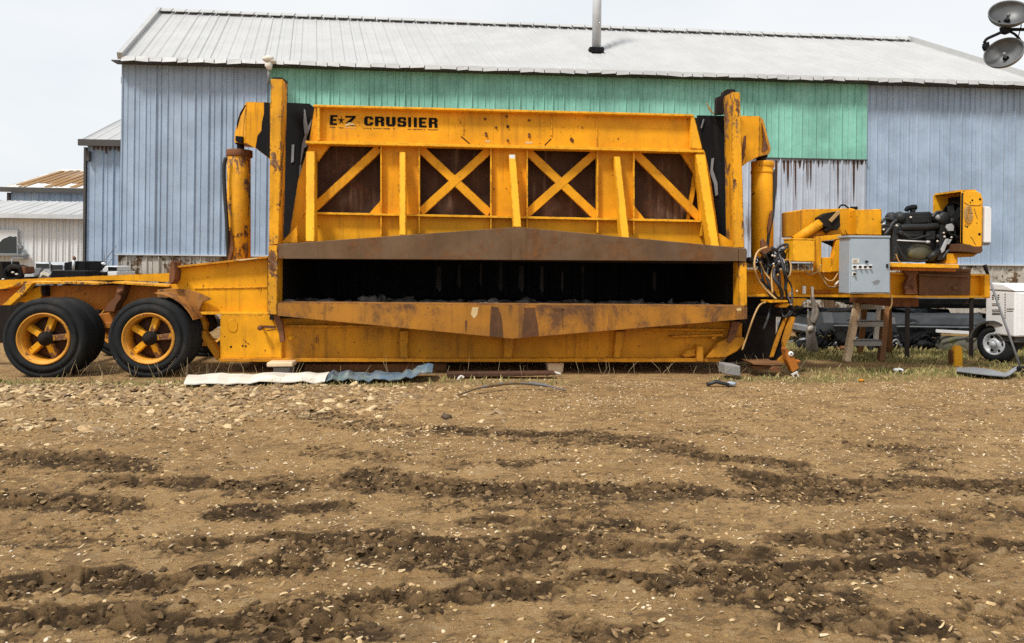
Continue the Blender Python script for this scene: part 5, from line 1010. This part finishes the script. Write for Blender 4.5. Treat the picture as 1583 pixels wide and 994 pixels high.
def at_x(px, py, X):
    d = ray(px, py); t = X/d.x
    return Vector((X, d.y*t, EYE+d.z*t))
def build_light_tower():
    Y0 = 10.5; q = at(1569, 449, Y0); X0 = q.x; yb = at_x(1525, 447, X0).y; zt = q.z; zb = at(1571, 521, Y0).z; X1 = X0+1.5; Y1 = yb+.02
    lt = empty('light_tower', (X0+.7, Y0+.4, 0), 'white towable light tower trailer with twin dish floodlights at the right edge', 'light tower')
    bd = part('body', lt, 'white', lambda m: m.box(X0, X1, Y0, Y1, zb, zt-.012), .025, 3)
    part('hood', bd, 'white', lambda m: m.solid([Vector((X0-.012, y, z)) for y, z in ((Y0-.015, zt-.011), (Y1+.01, zt-.011), (Y1+.01, zt+.05), (Y1-.1, zt+.10), (Y0+.22, zt+.085), (Y0+.02, zt+.02))],
                                             [Vector((X1+.012, y, z)) for y, z in ((Y0-.015, zt-.011), (Y1+.01, zt-.011), (Y1+.01, zt+.05), (Y1-.1, zt+.10), (Y0+.22, zt+.085), (Y0+.02, zt+.02))]), .03, 3)
    part('corner_panel', bd, 'white', lambda m: m.box(X0+.07, X1-.05, Y0-.014, Y0+.01, zb+.02, zt-.04), .006)
    def vents(m):
        def B(px, py, w, h):
            a, b, c, d = (at_x(x, y, X0-.003) for x, y in ((px, py), (px+w, py), (px+w, py+h), (px, py+h)))
            m.solid([a, b, c, d], [v+Vector((.012, 0, 0)) for v in (a, b, c, d)])
        for x in (1533.5, 1542):
            for y in (455.5, 458.5, 461.5): B(x, y, 2.6, 1.8)
        for y, w in ((469, 12), (471.5, 11), (478.5, 12), (481, 13), (483.6, 12), (485.5, 16)): B(1533.5, y, w, 1.2)
        for y in range(454, 492, 4): B(1553, y, 1.3, 2.4)
        B(1556, 477, 11, 1.2); B(1556, 480.4, 10, 1.1)
    part('vent_slots', bd, 'darktrim', vents)
    part('chassis', lt, 'darktrim', lambda m: m.box(X0+.04, X1-.04, Y0+.04, Y1-.04, zb-.09, zb-.003), .01)
    c = at(1535.5, 529, 10.93); c.z = .29
    wl = bpy.data.objects.new('wheel', None); col.objects.link(wl); wl.parent = lt; wl.location = c-wpos(lt)
    M = Matrix.Translation(c) @ Matrix.Rotation(R(-72), 4, 'Z') @ MY; r = .29; q = .17
    part('tyre', wl, 'rubber', lambda m: m.lathe([(q, -.03), (q+.015, 0), (r-.07, .008), (r-.02, -.01), (r, -.035), (r, -.08), (r-.008, -.083), (r-.008, -.092), (r, -.095), (r, -.15), (r-.02, -.18), (q, -.17)], M, 40))
    part('rim', wl, 'silver', lambda m: (m.lathe([(q+.004, -.02), (q, 0), (q-.02, -.01), (q-.03, -.06), (.10, -.05), (.06, -.03), (.055, .0)], M, 32), m.lathe([(.05, -.0), (.05, .03), (.03, .05), (0, .05)], M, 16)))
    part('wheel_hole', wl, 'black', lambda m: [m.lathe([(0, .006), (.022, .006), (.024, -.01)], M @ Matrix.Translation((.115*math.cos(k*1.0472), .115*math.sin(k*1.0472), -.053)), 10) for k in range(6)])
    def fen(m):
        n = 12
        for i in range(n):
            a0, a1 = R(8+i*13.5), R(8+(i+1)*13.5)
            def pt(a, rr, k): return c+Vector((0, 0, 0))+Matrix.Rotation(R(-72), 3, 'Z') @ Vector((math.cos(a)*rr, k, math.sin(a)*rr))
            f = [pt(a0, .33, -.05), pt(a1, .33, -.05), pt(a1, .36, -.05), pt(a0, .36, -.05)]
            b = [pt(a0, .33, .22), pt(a1, .33, .22), pt(a1, .36, .22), pt(a0, .36, .22)]
            m.solid(f, b)
            f = [pt(a0, .28, .20), pt(a1, .28, .20), pt(a1, .355, .20), pt(a0, .355, .20)]; m.solid(f, [v+Vector((.02, 0, 0)) for v in f])
    part('fender', lt, 'darktrim', fen)
    part('axle', lt, 'darktrim', lambda m: m.tube([c+Vector((.1, 0, 0)), c+Vector((1.6, .4, 0))], .04, 10))
    part('jack', lt, 'greymetal', lambda m: m.tube([Vector((X1-.2, Y0+.3, zb)), Vector((X1-.2, Y0+.3, .02))], .03, 10))
    mx = X0+.75
    part('mast', lt, 'silver', lambda m: m.box(mx-.06, mx+.06, Y0+.24, Y0+.36, .4, 5.0), .005)
    yl = Y0+.3
    part('crossbar', lt, 'black', lambda m: m.tube([at(1556, 45.5, yl), at(1660, 46, yl)], .026, 10).prism([(1552, 40), (1564, 40), (1563, 45), (1561, 51), (1553, 49)], yl-.05, yl+.05).bar3(at(1622, 46, yl), Vector((mx, Y0+.3, 4.8)), .06, .06))
    part('lamp_bracket', lt, 'black', lambda m: m.tube(smooth_curve([at(1554, 47, yl), at(1541, 53, yl), at(1526, 60, yl), at(1521.5, 66, yl)]), .022, 8).prism([(1523, 66), (1529, 64), (1530, 71), (1525, 78), (1522, 72)], yl-.03, yl+.03)
         .tube(smooth_curve([at(1562, 49, yl), at(1570, 54, yl), at(1577, 63, yl), at(1575, 72, yl)]), .018, 8).tube(smooth_curve([at(1554, 41, yl), at(1547, 39, yl), at(1544, 32, yl)]), .016, 8).tube([at(1575, 60, yl), at(1584, 68, yl), at(1580, 74, yl)], .014, 6).tube([at(1574, 58, yl), at(1579, 38, yl)], .008, 6), 0)
    vd = -ray(1556, 50).normalized()
    for (cx, cy, dirv, R1) in ((1560, 19, vd*.76+(RT*.24+UP*.97)*.65, .262), (1551.5, 80.5, vd*.76+(RT*-.34+UP*.94)*.65, .255)):
        c = at(cx, cy, yl); d = dirv.normalized()
        M = Matrix.Translation(c) @ d.to_track_quat('Z', 'Y').to_matrix().to_4x4()
        pr = [(R1*math.sin(t), -R1*.62*math.cos(t)+.0) for t in np.linspace(.12, math.pi/2, 9)]
        lamp = part('floodlight', lt, [worn('lamp_reflector', (.105, .11, .112), var=.45, rough=.4, metal=0.0, spec=.5, bumpy=.1)], lambda m: m.lathe(pr+[(R1+.012, .004), (R1+.014, -.006)]+[(r_+.012, h_-.012) for r_, h_ in pr[::-1]], M, 40))
        part('bulb', lamp, 'greymetal', lambda m: m.lathe([(0, -.02), (.02, -.025), (.028, -.05), (.022, -.09), (.02, -R1*.6)], M, 14))
        part('socket', lamp, 'black', lambda m: m.lathe([(0.03, -R1*.6+.03), (.045, -R1*.6), (.05, -R1*.75), (0, -R1*.8)], M, 14))

def wreck(loc, rz, label, paint, L=3.4, hgt=.62, seed=1, crush=.3, wheels=True):
    """a flattened scrap car: crumpled body, dark openings, wheels"""
    rnd = random.Random(seed)
    root = empty('scrap_car', loc, label, 'scrap car', 'flattened scrap cars behind the machine')
    def body(m):
        n = 26; rows = []
        for i in range(n+1):
            t = i/n; x = (t-.5)*L
            top = hgt*(.72+.28*max(0, math.sin(math.pi*min(1, max(0, (t-.18)/.68))))**.6*(1-crush)+.0)
            sec = [(-.72, .22), (-.78, .30), (-.80, .45), (-.74, .58*hgt/.62), (-.55, top), (0, top+.02), (.55, top), (.74, .58*hgt/.62), (.80, .4), (.72, .22)]
            e = min(1, min(t, 1-t)*9+.55)
            rows.append([m.bm.verts.new((x+rnd.gauss(0, .004), y*e+rnd.gauss(0, .006), z+(rnd.gauss(0, .02) if 2 < len(rows) and abs(y) < .7 and z > .4 else rnd.gauss(0, .004)))) for y, z in sec])
        for i in range(n):
            for k in range(9): m.face([rows[i][k], rows[i+1][k], rows[i+1][k+1], rows[i][k+1]])
            m.face([rows[i][9], rows[i+1][9], rows[i+1][0], rows[i][0]])
        m.face(rows[0]); m.face(rows[-1][::-1])
    mb = MB(); body(mb); o = put('body', mb, paint); o.parent = root
    def add(name, mat, fn, bv=0):
        mb = MB(); fn(mb); o = put(name, mb, mat, None, bv); o.parent = root
    for sx in (-.32, .31) if wheels else ():
        for sy in (-.70, .70):
            add('wheel', 'rubber', lambda m: (m.lathe([(0, .02), (.13, .02), (.16, .03), (.25, .025), (.28, -.0), (.28, -.12), (.2, -.15)], Matrix.Translation((sx*L, sy-.06 if sy < 0 else sy, .26)) @ MY, 24)))
    add('window_gap', 'black', lambda m: m.box(-L*.16, L*.2, -.765, -.735, hgt*.62, hgt*.80), .01)
    add('trim', 'greymetal', lambda m: m.box(-L*.42, L*.1, -.835, -.805, .40, .415)); add('bumper', 'greymetal', lambda m: m.box(L*.49, L*.53, -.66, .66, .26, .38), .02)
    add('bumper', 'greymetal', lambda m: m.box(-L*.53, -L*.49, -.66, .66, .26, .38), .02)
    root.rotation_euler = (0, 0, rz)
    return root

def build_scrap():
    dg = [worn('wreck_paint_grey', (.05, .055, .06), var=.35, rough=.45, amount=.3, scale=3, rust=(.05, .04, .035), rust2=(.08, .08, .08)), worn('wreck_paint_black', (.013, .014, .015), spec=.15, var=.4, rough=.4, amount=.3, rust=(.05, .045, .04)),
          worn('wreck_paint_dark', (.028, .031, .034), var=.4, rough=.5, amount=.3, rust=(.07, .07, .07), rust2=(.03, .025, .02))]
    a = gp(1315, 522); wreck((a.x, 13.6, 0), R(2), 'flattened grey scrap car resting behind the wooden step ladder', dg[0], 3.3, .68, 3)
    b = at(1455, 480, 13.3); wreck((b.x, 13.4, 0), R(-4), 'crumpled dark scrap car behind the light tower drawbar', dg[2], 2.8, .6, 8, .7)
    wreck((a.x+.1, 13.7, .62), R(-2), 'black crushed car body stacked on the flattened grey one', dg[1], 3.6, .55, 5, wheels=False)
    wreck((b.x+.1, 13.6, .50), R(3), 'black crushed car body stacked on the crumpled dark one', dg[1], 3.2, .58, 9, wheels=False)
    mh = MB(); rs = random.Random(12)
    for i in range(170):
        q = at(rs.uniform(1228, 1515), 500, rs.uniform(12.5, 13.1)); z = rs.uniform(.02, .30); k = rs.random(); mh.mi = 0 if rs.random() < .8 else (1 if rs.random() < .8 else 2)
        if k < .35: mh.blob((q.x, q.y, z*.5), rs.uniform(.04, .16), rs.uniform(.04, .12), rs.uniform(.03, .10), .3)
        elif k < .7: mh.bar3(Vector((q.x, q.y, z)), Vector((q.x+rs.uniform(-.4, .4), q.y+rs.uniform(-.2, .2), max(.02, z+rs.uniform(-.2, .15)))), rs.uniform(.015, .07), rs.uniform(.01, .03))
        else: mh.tube(smooth_curve([(q.x, q.y, z*.3+.02), (q.x+.12, q.y-.05, z+.08), (q.x+rs.uniform(.2, .4), q.y, z*.2+.02)], 4), rs.uniform(.008, .03), 6)
    tag(put('scrap_heap', mh, ['black', 'greymetal', 'rust']), 'tangled dark scrap parts lying in the grass before the flattened cars', 'scrap', kind='stuff')
    Yp = 12.4
    pp = tag(put('steel_pipe', MB().bar3(at(1448, 511.5, Yp), at(1512, 515, Yp), .05, .05), 'white', loc=(at(1480, 513, Yp).x, Yp, 0)), 'upper white pipe of the two resting on rocks left of the light tower wheel', 'pipe')
    pp = tag(put('steel_pipe', MB().bar3(at(1455, 517, Yp-.1), at(1514, 519, Yp-.1), .03, .03), 'tanhose', loc=(at(1480, 513, Yp).x, Yp-.1, 0)), 'thin tan pipe just below the white pipe left of the light tower wheel', 'pipe')
    for (x, y, rx, rz_, lb) in ((1478, 528, .34, .22, 'low mossy rock under the left end of the white pipe'), (1505, 525, .2, .25, 'dark rock beside the light tower wheel under the pipes')):
        g = at(x, y, Yp+.1); tag(put('rock', MB().blob((g.x, Yp+.1, .08), rx, .2, rz_, .16, 3), [worn('rock_grey', (.11, .105, .08), var=.4, rough=.9, amount=.35, rust=(.13, .13, .05), rust2=(.05, .05, .04))], loc=(g.x, Yp+.1, 0)), lb, 'rock')
    # things beyond the wheel frame on the left
    for label, X, Yv, pts_fn in ():
        pass
    Y = 14.2
    p = at(112, 430, Y); bn = empty('scrap_bin', (p.x, Y, 0), 'black steel bin standing by the corner of the blue lean-to', 'bin')
    part('box', bn, 'black', lambda m: m.solid([at(99, 406, Y), at(115, 403.5, Y), at(132, 404, Y), at(132, 424, Y), at(99, 424, Y)], [v+Vector((0, .8, 0)) for v in (at(99, 406, Y), at(115, 403.5, Y), at(132, 404, Y), at(132, 424, Y), at(99, 424, Y))]), .01)
    part('leg', bn, 'dark', lambda m: [m.box(at(x, 424, Y).x, at(x+3, 424, Y).x, Y+.05+k, Y+.15+k, 0, at(x, 423, Y).z) for x in (100, 128) for k in (0, .6)])
    part('pipe', bn, 'silver', lambda m: m.tube([at(113.5, 418, Y-.03), at(114, 402, Y-.03)], .025, 8)); part('pipe_cap', bn, 'rust', lambda m: m.blob(at(115, 399.5, Y-.03), .03, .03, .045, .15))
    Y = 13.2; p = at(105, 430, Y); tr = empty('steel_trough', (p.x, Y, 0), 'long low black steel trough in front of the black bin', 'trough')
    part('tub', tr, 'black', lambda m: m.solid([at(80, 418, Y), at(133, 419, Y), at(133, 429, Y), at(76, 429, Y)], [v+Vector((0, .5, 0)) for v in (at(80, 418, Y), at(133, 419, Y), at(133, 429, Y), at(76, 429, Y))]), .008)
    part('leg', tr, 'dark', lambda m: [m.box(at(x, 428, Y).x, at(x+3, 428, Y).x, Y+.05+k, Y+.12+k, 0, at(x, 427, Y).z) for x in (80, 128) for k in (0, .35)])
    Y = 14.5; p = at(70, 430, Y); sc = empty('car_shell', (p.x, Y, 0), 'stripped silver car shell with open windows by the white shed', 'scrap car')
    def shellp(m):
        m.solid([at(x, y, Y) for x, y in ((38, 432), (39, 424), (43, 416), (52, 414), (54, 405), (76, 407), (98, 410), (100, 418), (97, 432))], [at(x, y, Y)+Vector((0, 1.3, 0)) for x, y in ((38, 432), (39, 424), (43, 416), (52, 414), (54, 405), (76, 407), (98, 410), (100, 418), (97, 432))])
    part('body', sc, 'silver', shellp, .02, 2)
    part('lower_body', sc, 'greymetal', lambda m: m.box(at(40, 432, Y).x, at(97, 432, Y).x, Y+.02, Y+1.3, .25, at(50, 431, Y).z), .02)
    part('window', sc, 'glass', lambda m: m.pbox(55.5, 407.5, 75, 414.5, Y-.012, Y+.01)); part('window', sc, 'glass', lambda m: m.pbox(78, 409.5, 96, 416.5, Y-.012, Y+.01))
    part('window_frame', sc, 'greymetal', lambda m: m.prism([(51, 415), (64, 414), (60, 424), (52, 428)], Y-.06, Y-.013).pbar((76, 404), (78, 420), 2, Y-.04, Y-.013), .004)
    part('door_panel', sc, 'white_dirty', lambda m: m.prism([(62, 422), (68, 418), (70, 421), (76, 425), (75, 428), (66, 425), (61, 430)], Y-.08, Y-.014), .004)
    part('wheel', sc, 'rubber', lambda m: [m.lathe([(0, .02), (.2, .02), (.28, 0), (.28, -.15), (0, -.16)], Matrix.Translation((at(x, 432, Y).x, Y+.0+k, .28)) @ MY, 20) for x in (48, 88) for k in (0, 1.15)])
    Y = 13.0; p = at(18, 430, Y); mc = empty('scrap_machine', (p.x, Y, 0), 'rusty black machine frame with a big ring in front of the white shed', 'machine')
    rc = at(21, 424, Y); 
    part('ring', mc, 'black', lambda m: m.tube([rc+Vector((math.cos(t)*.135, 0, math.sin(t)*.135)) for t in np.linspace(0, 2*math.pi, 25)], .04, 8, False))
    part('frame', mc, 'dark', lambda m: m.prism([(-30, 405), (3, 404), (6, 425), (10, 438), (-30, 440)], Y, Y+.5).prism([(8, 415), (16, 409), (24, 411), (31, 413), (33, 422), (28, 416), (18, 415), (12, 421)], Y-.05, Y+.3).prism([(14, 430), (38, 428), (39, 439), (12, 439)], Y-.02, Y+.4).box(rc.x-.5, rc.x+.2, Y, Y+.5, 0, .95), .01)
    part('seat', mc, 'rust', lambda m: m.prism([(33, 412), (39, 412), (40, 422), (34, 424)], Y-.02, Y+.25), .01)
    part('post', mc, 'greymetal', lambda m: m.tube([at(18.5, 412, Y), at(18.5, 400, Y+.0)], .012, 6))
    part('fitting', mc, 'white_dirty', lambda m: [m.blob(at(x, y, Y-.08), .03, .03, .02, .2, 1) for x, y in ((5, 432), (26, 424), (20, 421))])
    Y = 14.6; p = at(160, 430, Y); bt = empty('scrap_vehicle', (p.x, Y, 0), 'low white and black vehicle with thin whip aerials in front of the blue lean-to', 'vehicle')
    part('body', bt, 'black', lambda m: m.prism([(139.5, 421.5), (165, 420), (166, 427), (139, 428)], Y, Y+.9).box(at(140, 428, Y).x, at(182, 428, Y).x, Y+.1, Y+.9, .25, at(150, 426, Y).z), .015)
    part('cabin', bt, 'white', lambda m: m.prism([(152, 421), (158, 417), (163, 411), (181, 411.5), (181, 419), (166, 419.5), (166, 421)], Y+.1, Y+.7).prism([(166, 420), (181, 419.5), (181, 430), (166, 430)], Y+.02, Y+.8).blob(at(160, 407.5, Y+.2), .045, .045, .03, .05), .01)
    part('cabin_window', bt, 'black', lambda m: m.prism([(167, 412.5), (180, 413), (180, 418.5), (167, 418.5)], Y+.08, Y+.11))
    part('aerial', bt, 'greymetal', lambda m: m.tube([at(161, 405, Y+.2), at(161, 390, Y+.2)], .008, 5).tube([at(163, 402, Y+.2), at(174, 387, Y+.2), at(179.5, 380, Y+.2)], .008, 5).tube(smooth_curve([at(167, 412, Y+.2), at(170, 404, Y+.2), at(179, 394, Y+.2)]), .007, 5))
    part('trailer_leg', bt, 'dark', lambda m: [m.box(at(x, 428, Y).x, at(x, 428, Y).x+.1, Y+.2, Y+.7, 0, .3) for x in (145, 176)])

def build_small_things():
    # stub of dead tree behind the valve hoses
    Y = 12.2; p = at(1256, 530, Y)
    t = empty('tree_stump', (p.x, Y, 0), 'splintered pale dead tree stump left of the wooden step ladder', 'stump')
    part('trunk', t, 'snag', lambda m: m.tube(smooth_curve([Vector((p.x, Y, 0)), at(1253, 512, Y), at(1256, 497, Y), at(1260, 480, Y), at(1257, 466, Y), at(1254, 456, Y)]), [.10, .085, .075, .07, .065, .06, .055, .05, .055, .05, .045, .04, .035, .03, .02], 9))
    part('branch', t, 'snag', lambda m: m.tube(smooth_curve([at(1254, 512, Y-.05), at(1250, 494, Y-.05), at(1249, 478, Y-.05)]), [.03, .025, .012], 7))
    part('branch', t, 'snag', lambda m: m.tube(smooth_curve([at(1257, 500, Y-.05), at(1263, 487, Y-.06), at(1262, 470, Y-.05)]), [.04, .035, .03, .015], 7))
    part('bare_patch', t, 'white_dirty', lambda m: m.blob(at(1253, 508, Y-.07), .05, .03, .05, .3))
    # yellow marker
    g = gp(1480, 566)
    b = tag(put('marker_post', MB().solid([at(x, y, g.y) for x, y in ((1475.5, 567), (1475, 540), (1477, 535.5), (1481, 533.5), (1486, 535), (1488.5, 540), (1488.5, 567.5))], [at(x, y, g.y)+Vector((0, .07, 0)) for x, y in ((1475.5, 567), (1475, 540), (1477, 535.5), (1481, 533.5), (1486, 535), (1488.5, 540), (1488.5, 567.5))]), 'yellow_clean', loc=(g.x, g.y, 0), bevel=.012, seg=2), 'short rounded yellow marker post set in the grass near the light tower', 'post')
    part('side_face', b, 'wood_dark', lambda m: m.solid([at(x, y, g.y+.02) for x, y in ((1473, 563), (1473, 544), (1474.5, 541), (1476.5, 542), (1477, 563))], [at(x, y, g.y+.02)+Vector((0, .12, 0)) for x, y in ((1473, 563), (1473, 544), (1474.5, 541), (1476.5, 542), (1477, 563))]), .01)
    # rake / scraper leaning on the light tower
    f = gp(1578, 576); top = at(1522, 410, 10.42)
    r = empty('yard_scraper', f, 'long handled scraper with black head leaning against the white light tower', 'scraper')
    part('handle', r, 'greymetal', lambda m: m.tube([Vector((f.x, f.y, .06)), top], .016, 10)); 
    d = (top-Vector((f.x, f.y, .06)))
    part('grip', r, 'black', lambda m: m.tube([Vector((f.x, f.y, .06))+d*.90, Vector((f.x, f.y, .06))+d*.985, top], [.02, .026, .034], 10))
    part('head', r, 'black', lambda m: m.box(f.x-.08, f.x+.22, f.y-.06, f.y+.06, .0, .085), .008)
    # bent sheet on the grass
    def sheet(name, pts, rows, mat, label, cat, seed):
        """pts: near-edge and far-edge points; a thick crumpled sheet"""
        rnd = random.Random(seed); m = MB(); n = len(pts); V = []
        for a, b, h in pts:
            row = []
            for k in range(rows+1):
                q = a.lerp(b, k/rows); row.append(q+Vector((0, 0, .02+h*(.4+.6*math.sin(math.pi*k/rows*.9+.3))+rnd.uniform(0, .02))))
            V.append(row)
        T = [[m.bm.verts.new(v) for v in r] for r in V]; B = [[m.bm.verts.new(v-Vector((0, 0, .012))) for v in r] for r in V]
        for i in range(n-1):
            for k in range(rows):
                m.face([T[i][k], T[i+1][k], T[i+1][k+1], T[i][k+1]]); m.face([B[i][k], B[i][k+1], B[i+1][k+1], B[i+1][k]])
            m.face([T[i][0], B[i][0], B[i+1][0], T[i+1][0]]); m.face([T[i][rows], T[i+1][rows], B[i+1][rows], B[i][rows]])
        for i in (0, n-1):
            for k in range(rows): m.face([T[i][k], T[i][k+1], B[i][k+1], B[i][k]])
        c = sum((v for r in V for v in r), Vector())/sum(len(r) for r in V); c.z = 0
        return tag(put(name, m, mat, loc=c), label, cat)
    sheet('metal_sheet', [(gp(1477, 579), gp(1480, 573), .02), (gp(1500, 584), gp(1505, 574), .06), (gp(1530, 587), gp(1530, 577), .06), (gp(1555, 588), gp(1552, 580), .03), (gp(1561, 587), gp(1566, 579), .08), (gp(1571, 583), gp(1572, 578), .10)], 4, 'greymetal', 'bent grey strip of sheet metal on the grass near the scraper head', 'sheet', 2)
    rr = random.Random(4)
    pw = []; 
    for i, x in enumerate(np.linspace(284, 502, 14)): pw.append((gp(x, 601-.018*(x-284)+rr.uniform(-.5, .5)), gp(x+8, 585-.01*(x-284)), .05+rr.uniform(-.015, .03)))
    sheet('roof_sheet', pw, 6, 'white_dirty', 'long dirty white roofing sheet lying on the ground below the crusher hull', 'sheet', 5)
    pb = []
    for i, x in enumerate(np.linspace(497, 668, 22)): pb.append((gp(x, 596-.022*(x-497)+rr.uniform(-1, 1)), gp(x+3, 583-.01*(x-497)), .06+rr.uniform(-.03, .05)+(.10 if x > 640 else 0)))
    sheet('crumpled_sheet', pb, 6, 'bluesheet', 'crumpled blue metal sheet lying at the end of the white roofing sheet', 'sheet', 6)
    # stick
    st = [gp(708, 615), gp(740, 609), gp(790, 603), gp(835, 603), gp(875, 607)]
    c = st[2].copy(); c.z = 0
    tag(put('bent_pipe', MB().tube(smooth_curve([v+Vector((0, 0, .03+.05*math.sin(i*.8))) for i, v in enumerate(st)]), [.013]*8+[.02]*12+[.011]*5, 8), [worn('pipe_grey', (.14, .135, .135), amount=.5, rust=(.19, .125, .06), rust2=(.12, .08, .045), spec=.15)], loc=c), 'long bent grey and brown stick lying in front of the crusher', 'stick')
    # blocks and planks under the hull
    def blk(name, px, y0, y1, mat, label, cat, bv=.01):
        m = MB().prism(px, y0, y1); q = at(px[0][0], px[0][1], y0); return tag(put(name, m, mat, loc=(q.x, y0, 0), bevel=bv), label, cat)
    blk('wood_block', [(412, 560.5), (452, 560), (452, 567), (412, 567.5)], 9.45, 9.9, 'wood', 'flat board packed between the left end of the hull and a block', 'board')
    blk('support_block', [(422, 568), (448, 568), (446, 580), (423, 580)], 9.5, 9.85, 'concrete', 'small pale support block under the left end of the hull', 'block')
    blk('concrete_block', [(1121, 563), (1145, 566), (1145, 582), (1121, 579)], 9.25, 9.5, 'concrete', 'grey concrete block under the right end of the hull', 'block')
    blk('timber_beam', [(690, 576.5), (858, 575), (860, 580), (692, 585)], 9.25, 9.4, 'rust_plate', 'long brown timber lying along the front of the hull', 'timber')
    blk('support_block', [(846, 561), (872, 561), (870, 577), (848, 577)], 9.75, 10.1, 'wood', 'square wooden support block under the middle right of the hull', 'block')
    blk('timber_beam', [(470, 563), (690, 562), (690, 574), (470, 576)], 9.9, 10.2, 'wood_dark', 'dark timber sleeper beneath the hull behind the sheets', 'timber')
    blk('board', [(1160, 560), (1210, 560), (1213, 564), (1190, 565), (1165, 564)], 9.45, 9.8, 'wood_dark', 'thin dark board lying under the landing leg', 'board', .004)
    blk('scrap_plate', [(1190, 570), (1196, 567), (1207, 567), (1207, 580), (1202, 582), (1200, 574), (1192, 574)], 9.40, 9.43, 'rust', 'small hooked brown plate lying beside the landing leg foot', 'plate', .004)
    blk('board', [(1160, 566), (1192, 565), (1196, 570), (1170, 572)], 9.55, 9.7, 'wood_dark', 'short broken board lying beside the hooked brown plate', 'board', .004)
    g = gp(1389, 577); m = MB().blob((g.x, g.y, .04), .075, .05, .035, .12); m.mi = 1; m.blob((g.x-.01, g.y-.05, .035), .03, .02, .02, .1)
    tag(put('white_container', m, ['white', 'black'], loc=(g.x, g.y, 0)), 'small white plastic scrap with dark hole lying in the grass', 'scrap')
    g = gp(1332, 590); tag(put('orange_scrap', MB().blob((g.x, g.y, .015), .035, .03, .02, .35), 'yellow_low', loc=(g.x, g.y, 0)), 'small yellow scrap lying on the dirt edge below the bare strip', 'scrap')
    g = gp(1131, 597); tag(put('glass_shard', MB().blob((g.x, g.y, .03), .06, .04, .03, .3), 'cabinet', loc=(g.x, g.y, 0)), 'small grey shard lying in front of the concrete block', 'scrap')
    g = gp(1108, 597); tag(put('iron_scrap', MB().tube([(g.x-.12, g.y, .02), (g.x, g.y+.02, .05), (g.x+.14, g.y-.03, .02)], .022, 7), 'hose', loc=(g.x, g.y, 0)), 'short dark iron scrap left of the small grey shard', 'scrap')
    for (x, y, dx) in ((730, 585, 14), (708, 590, 9), (845, 584, 22)):
        g = gp(x, y); k = gp(x+dx, y-2)
        tag(put('white_scrap', MB().tube(smooth_curve([g+Vector((0, 0, .03)), g.lerp(k, .5)+Vector((0, .05, .05)), k+Vector((0, 0, .03))]), .016, 6), 'white_dirty', loc=(g.x, g.y, 0)),
            {730: 'pale curled strip on the dirt right of the crumpled blue sheet', 708: 'short pale strip nearest the end of the crumpled blue sheet', 845: 'long pale splinter lying near the end of the brown timber'}[x], 'scrap')
    for (x, y, w) in ((690, 646, 12), (107, 617, 12)):
        g = gp(x, y); tag(put('dirt_lump', MB().blob((g.x, g.y, .012), w/1150*g.y*.75, .06, .032, .30), 'mud' if x > 300 else 'dark', loc=(g.x, g.y, 0)), 'single dark clod on the flat dirt below the bent stick' if x > 300 else 'dark angular rock on the stony bank below the leftmost wheel', 'clod' if x > 300 else 'rock')
    # crushed debris inside the mouth
    m = MB()
    for _ in range(150):
        x = random.uniform(440, 1125); q = at(x, 471, 9.62+random.random()*1.0)
        m.blob((q.x, q.y, .885+random.uniform(-.01, .01)), random.uniform(.03, .16), random.uniform(.05, .12), random.uniform(.015, .05)*(2.0 if random.random() < .16 else 1), .38)
    tag(put('crushed_debris', m, [worn('debris', (.11, .10, .09), var=.5, rough=.7, amount=.4, rust=(.05, .035, .025), rust2=(.15, .14, .13))]), 'flattened dark scrap lying on the floor of the crusher mouth', 'debris', kind='stuff')

# ------------------------------------------------------------------ world, light, camera
def build_world():
    w = bpy.data.worlds.new('World'); scene.world = w; w.use_nodes = True; nt = w.node_tree; bg = nt.nodes['Background']
    sky = nd(nt, 'ShaderNodeTexSky', sky_type='NISHITA'); sky.sun_disc = False; sky.sun_elevation = R(55); sky.sun_rotation = R(224); sky.air_density = 1; sky.dust_density = 3
    tc = nd(nt, 'ShaderNodeTexCoord'); mp = nd(nt, 'ShaderNodeMapping'); mp.inputs['Scale'].default_value = (1, 1, 2.5); nt.links.new(tc.outputs['Generated'], mp.inputs[0])
    n = noise(nt, mp.outputs[0], 1.6, 5, .55)
    cl = mix(nt, ramp(nt, n, .3, .7), (5.0, 5.35, 5.65), (6.0, 6.1, 6.15))      # overcast cloud deck over the clear sky
    c = mix(nt, .93, sky.outputs[0], cl)
    nt.links.new(c, bg.inputs['Color']); bg.inputs['Strength'].default_value = .10
    L = bpy.data.lights.new('sun', 'SUN'); L.energy = 2.5; L.angle = R(10); L.color = (1, .965, .91)
    o = bpy.data.objects.new('sun', L); col.objects.link(o)
    d = Vector((.50, .52, -1.05)); o.rotation_euler = d.to_track_quat('-Z', 'Y').to_euler()
def build_camera():
    c = bpy.data.cameras.new('camera'); o = bpy.data.objects.new('camera', c); col.objects.link(o)
    Xc = RT*math.cos(ROLL)+UP*math.sin(ROLL); Yc = -RT*math.sin(ROLL)+UP*math.cos(ROLL); Zc = -FW
    M = Matrix((Xc, Yc, Zc)).transposed().to_4x4(); M.translation = (0, 0, EYE); o.matrix_world = M
    c.sensor_width = 36; c.lens = FPX/1583*36; c.shift_x = 0; c.shift_y = (CY-497)/1583; c.clip_end = 3000; c.clip_start = .05
    scene.camera = o

build_ground(); build_yard_litter()
build_big_shed(); build_annex(); build_far_sheds()
build_crusher(); build_ladder(); build_light_tower(); build_scrap(); build_small_things()
build_world(); build_camera()
scene.view_settings.view_transform = 'Standard'; scene.view_settings.look = 'None'; scene.view_settings.gamma = 1; scene.view_settings.exposure = .70
scene.cycles.max_bounces = 5; scene.cycles.use_denoising = False; scene.cycles.sample_clamp_indirect = 3
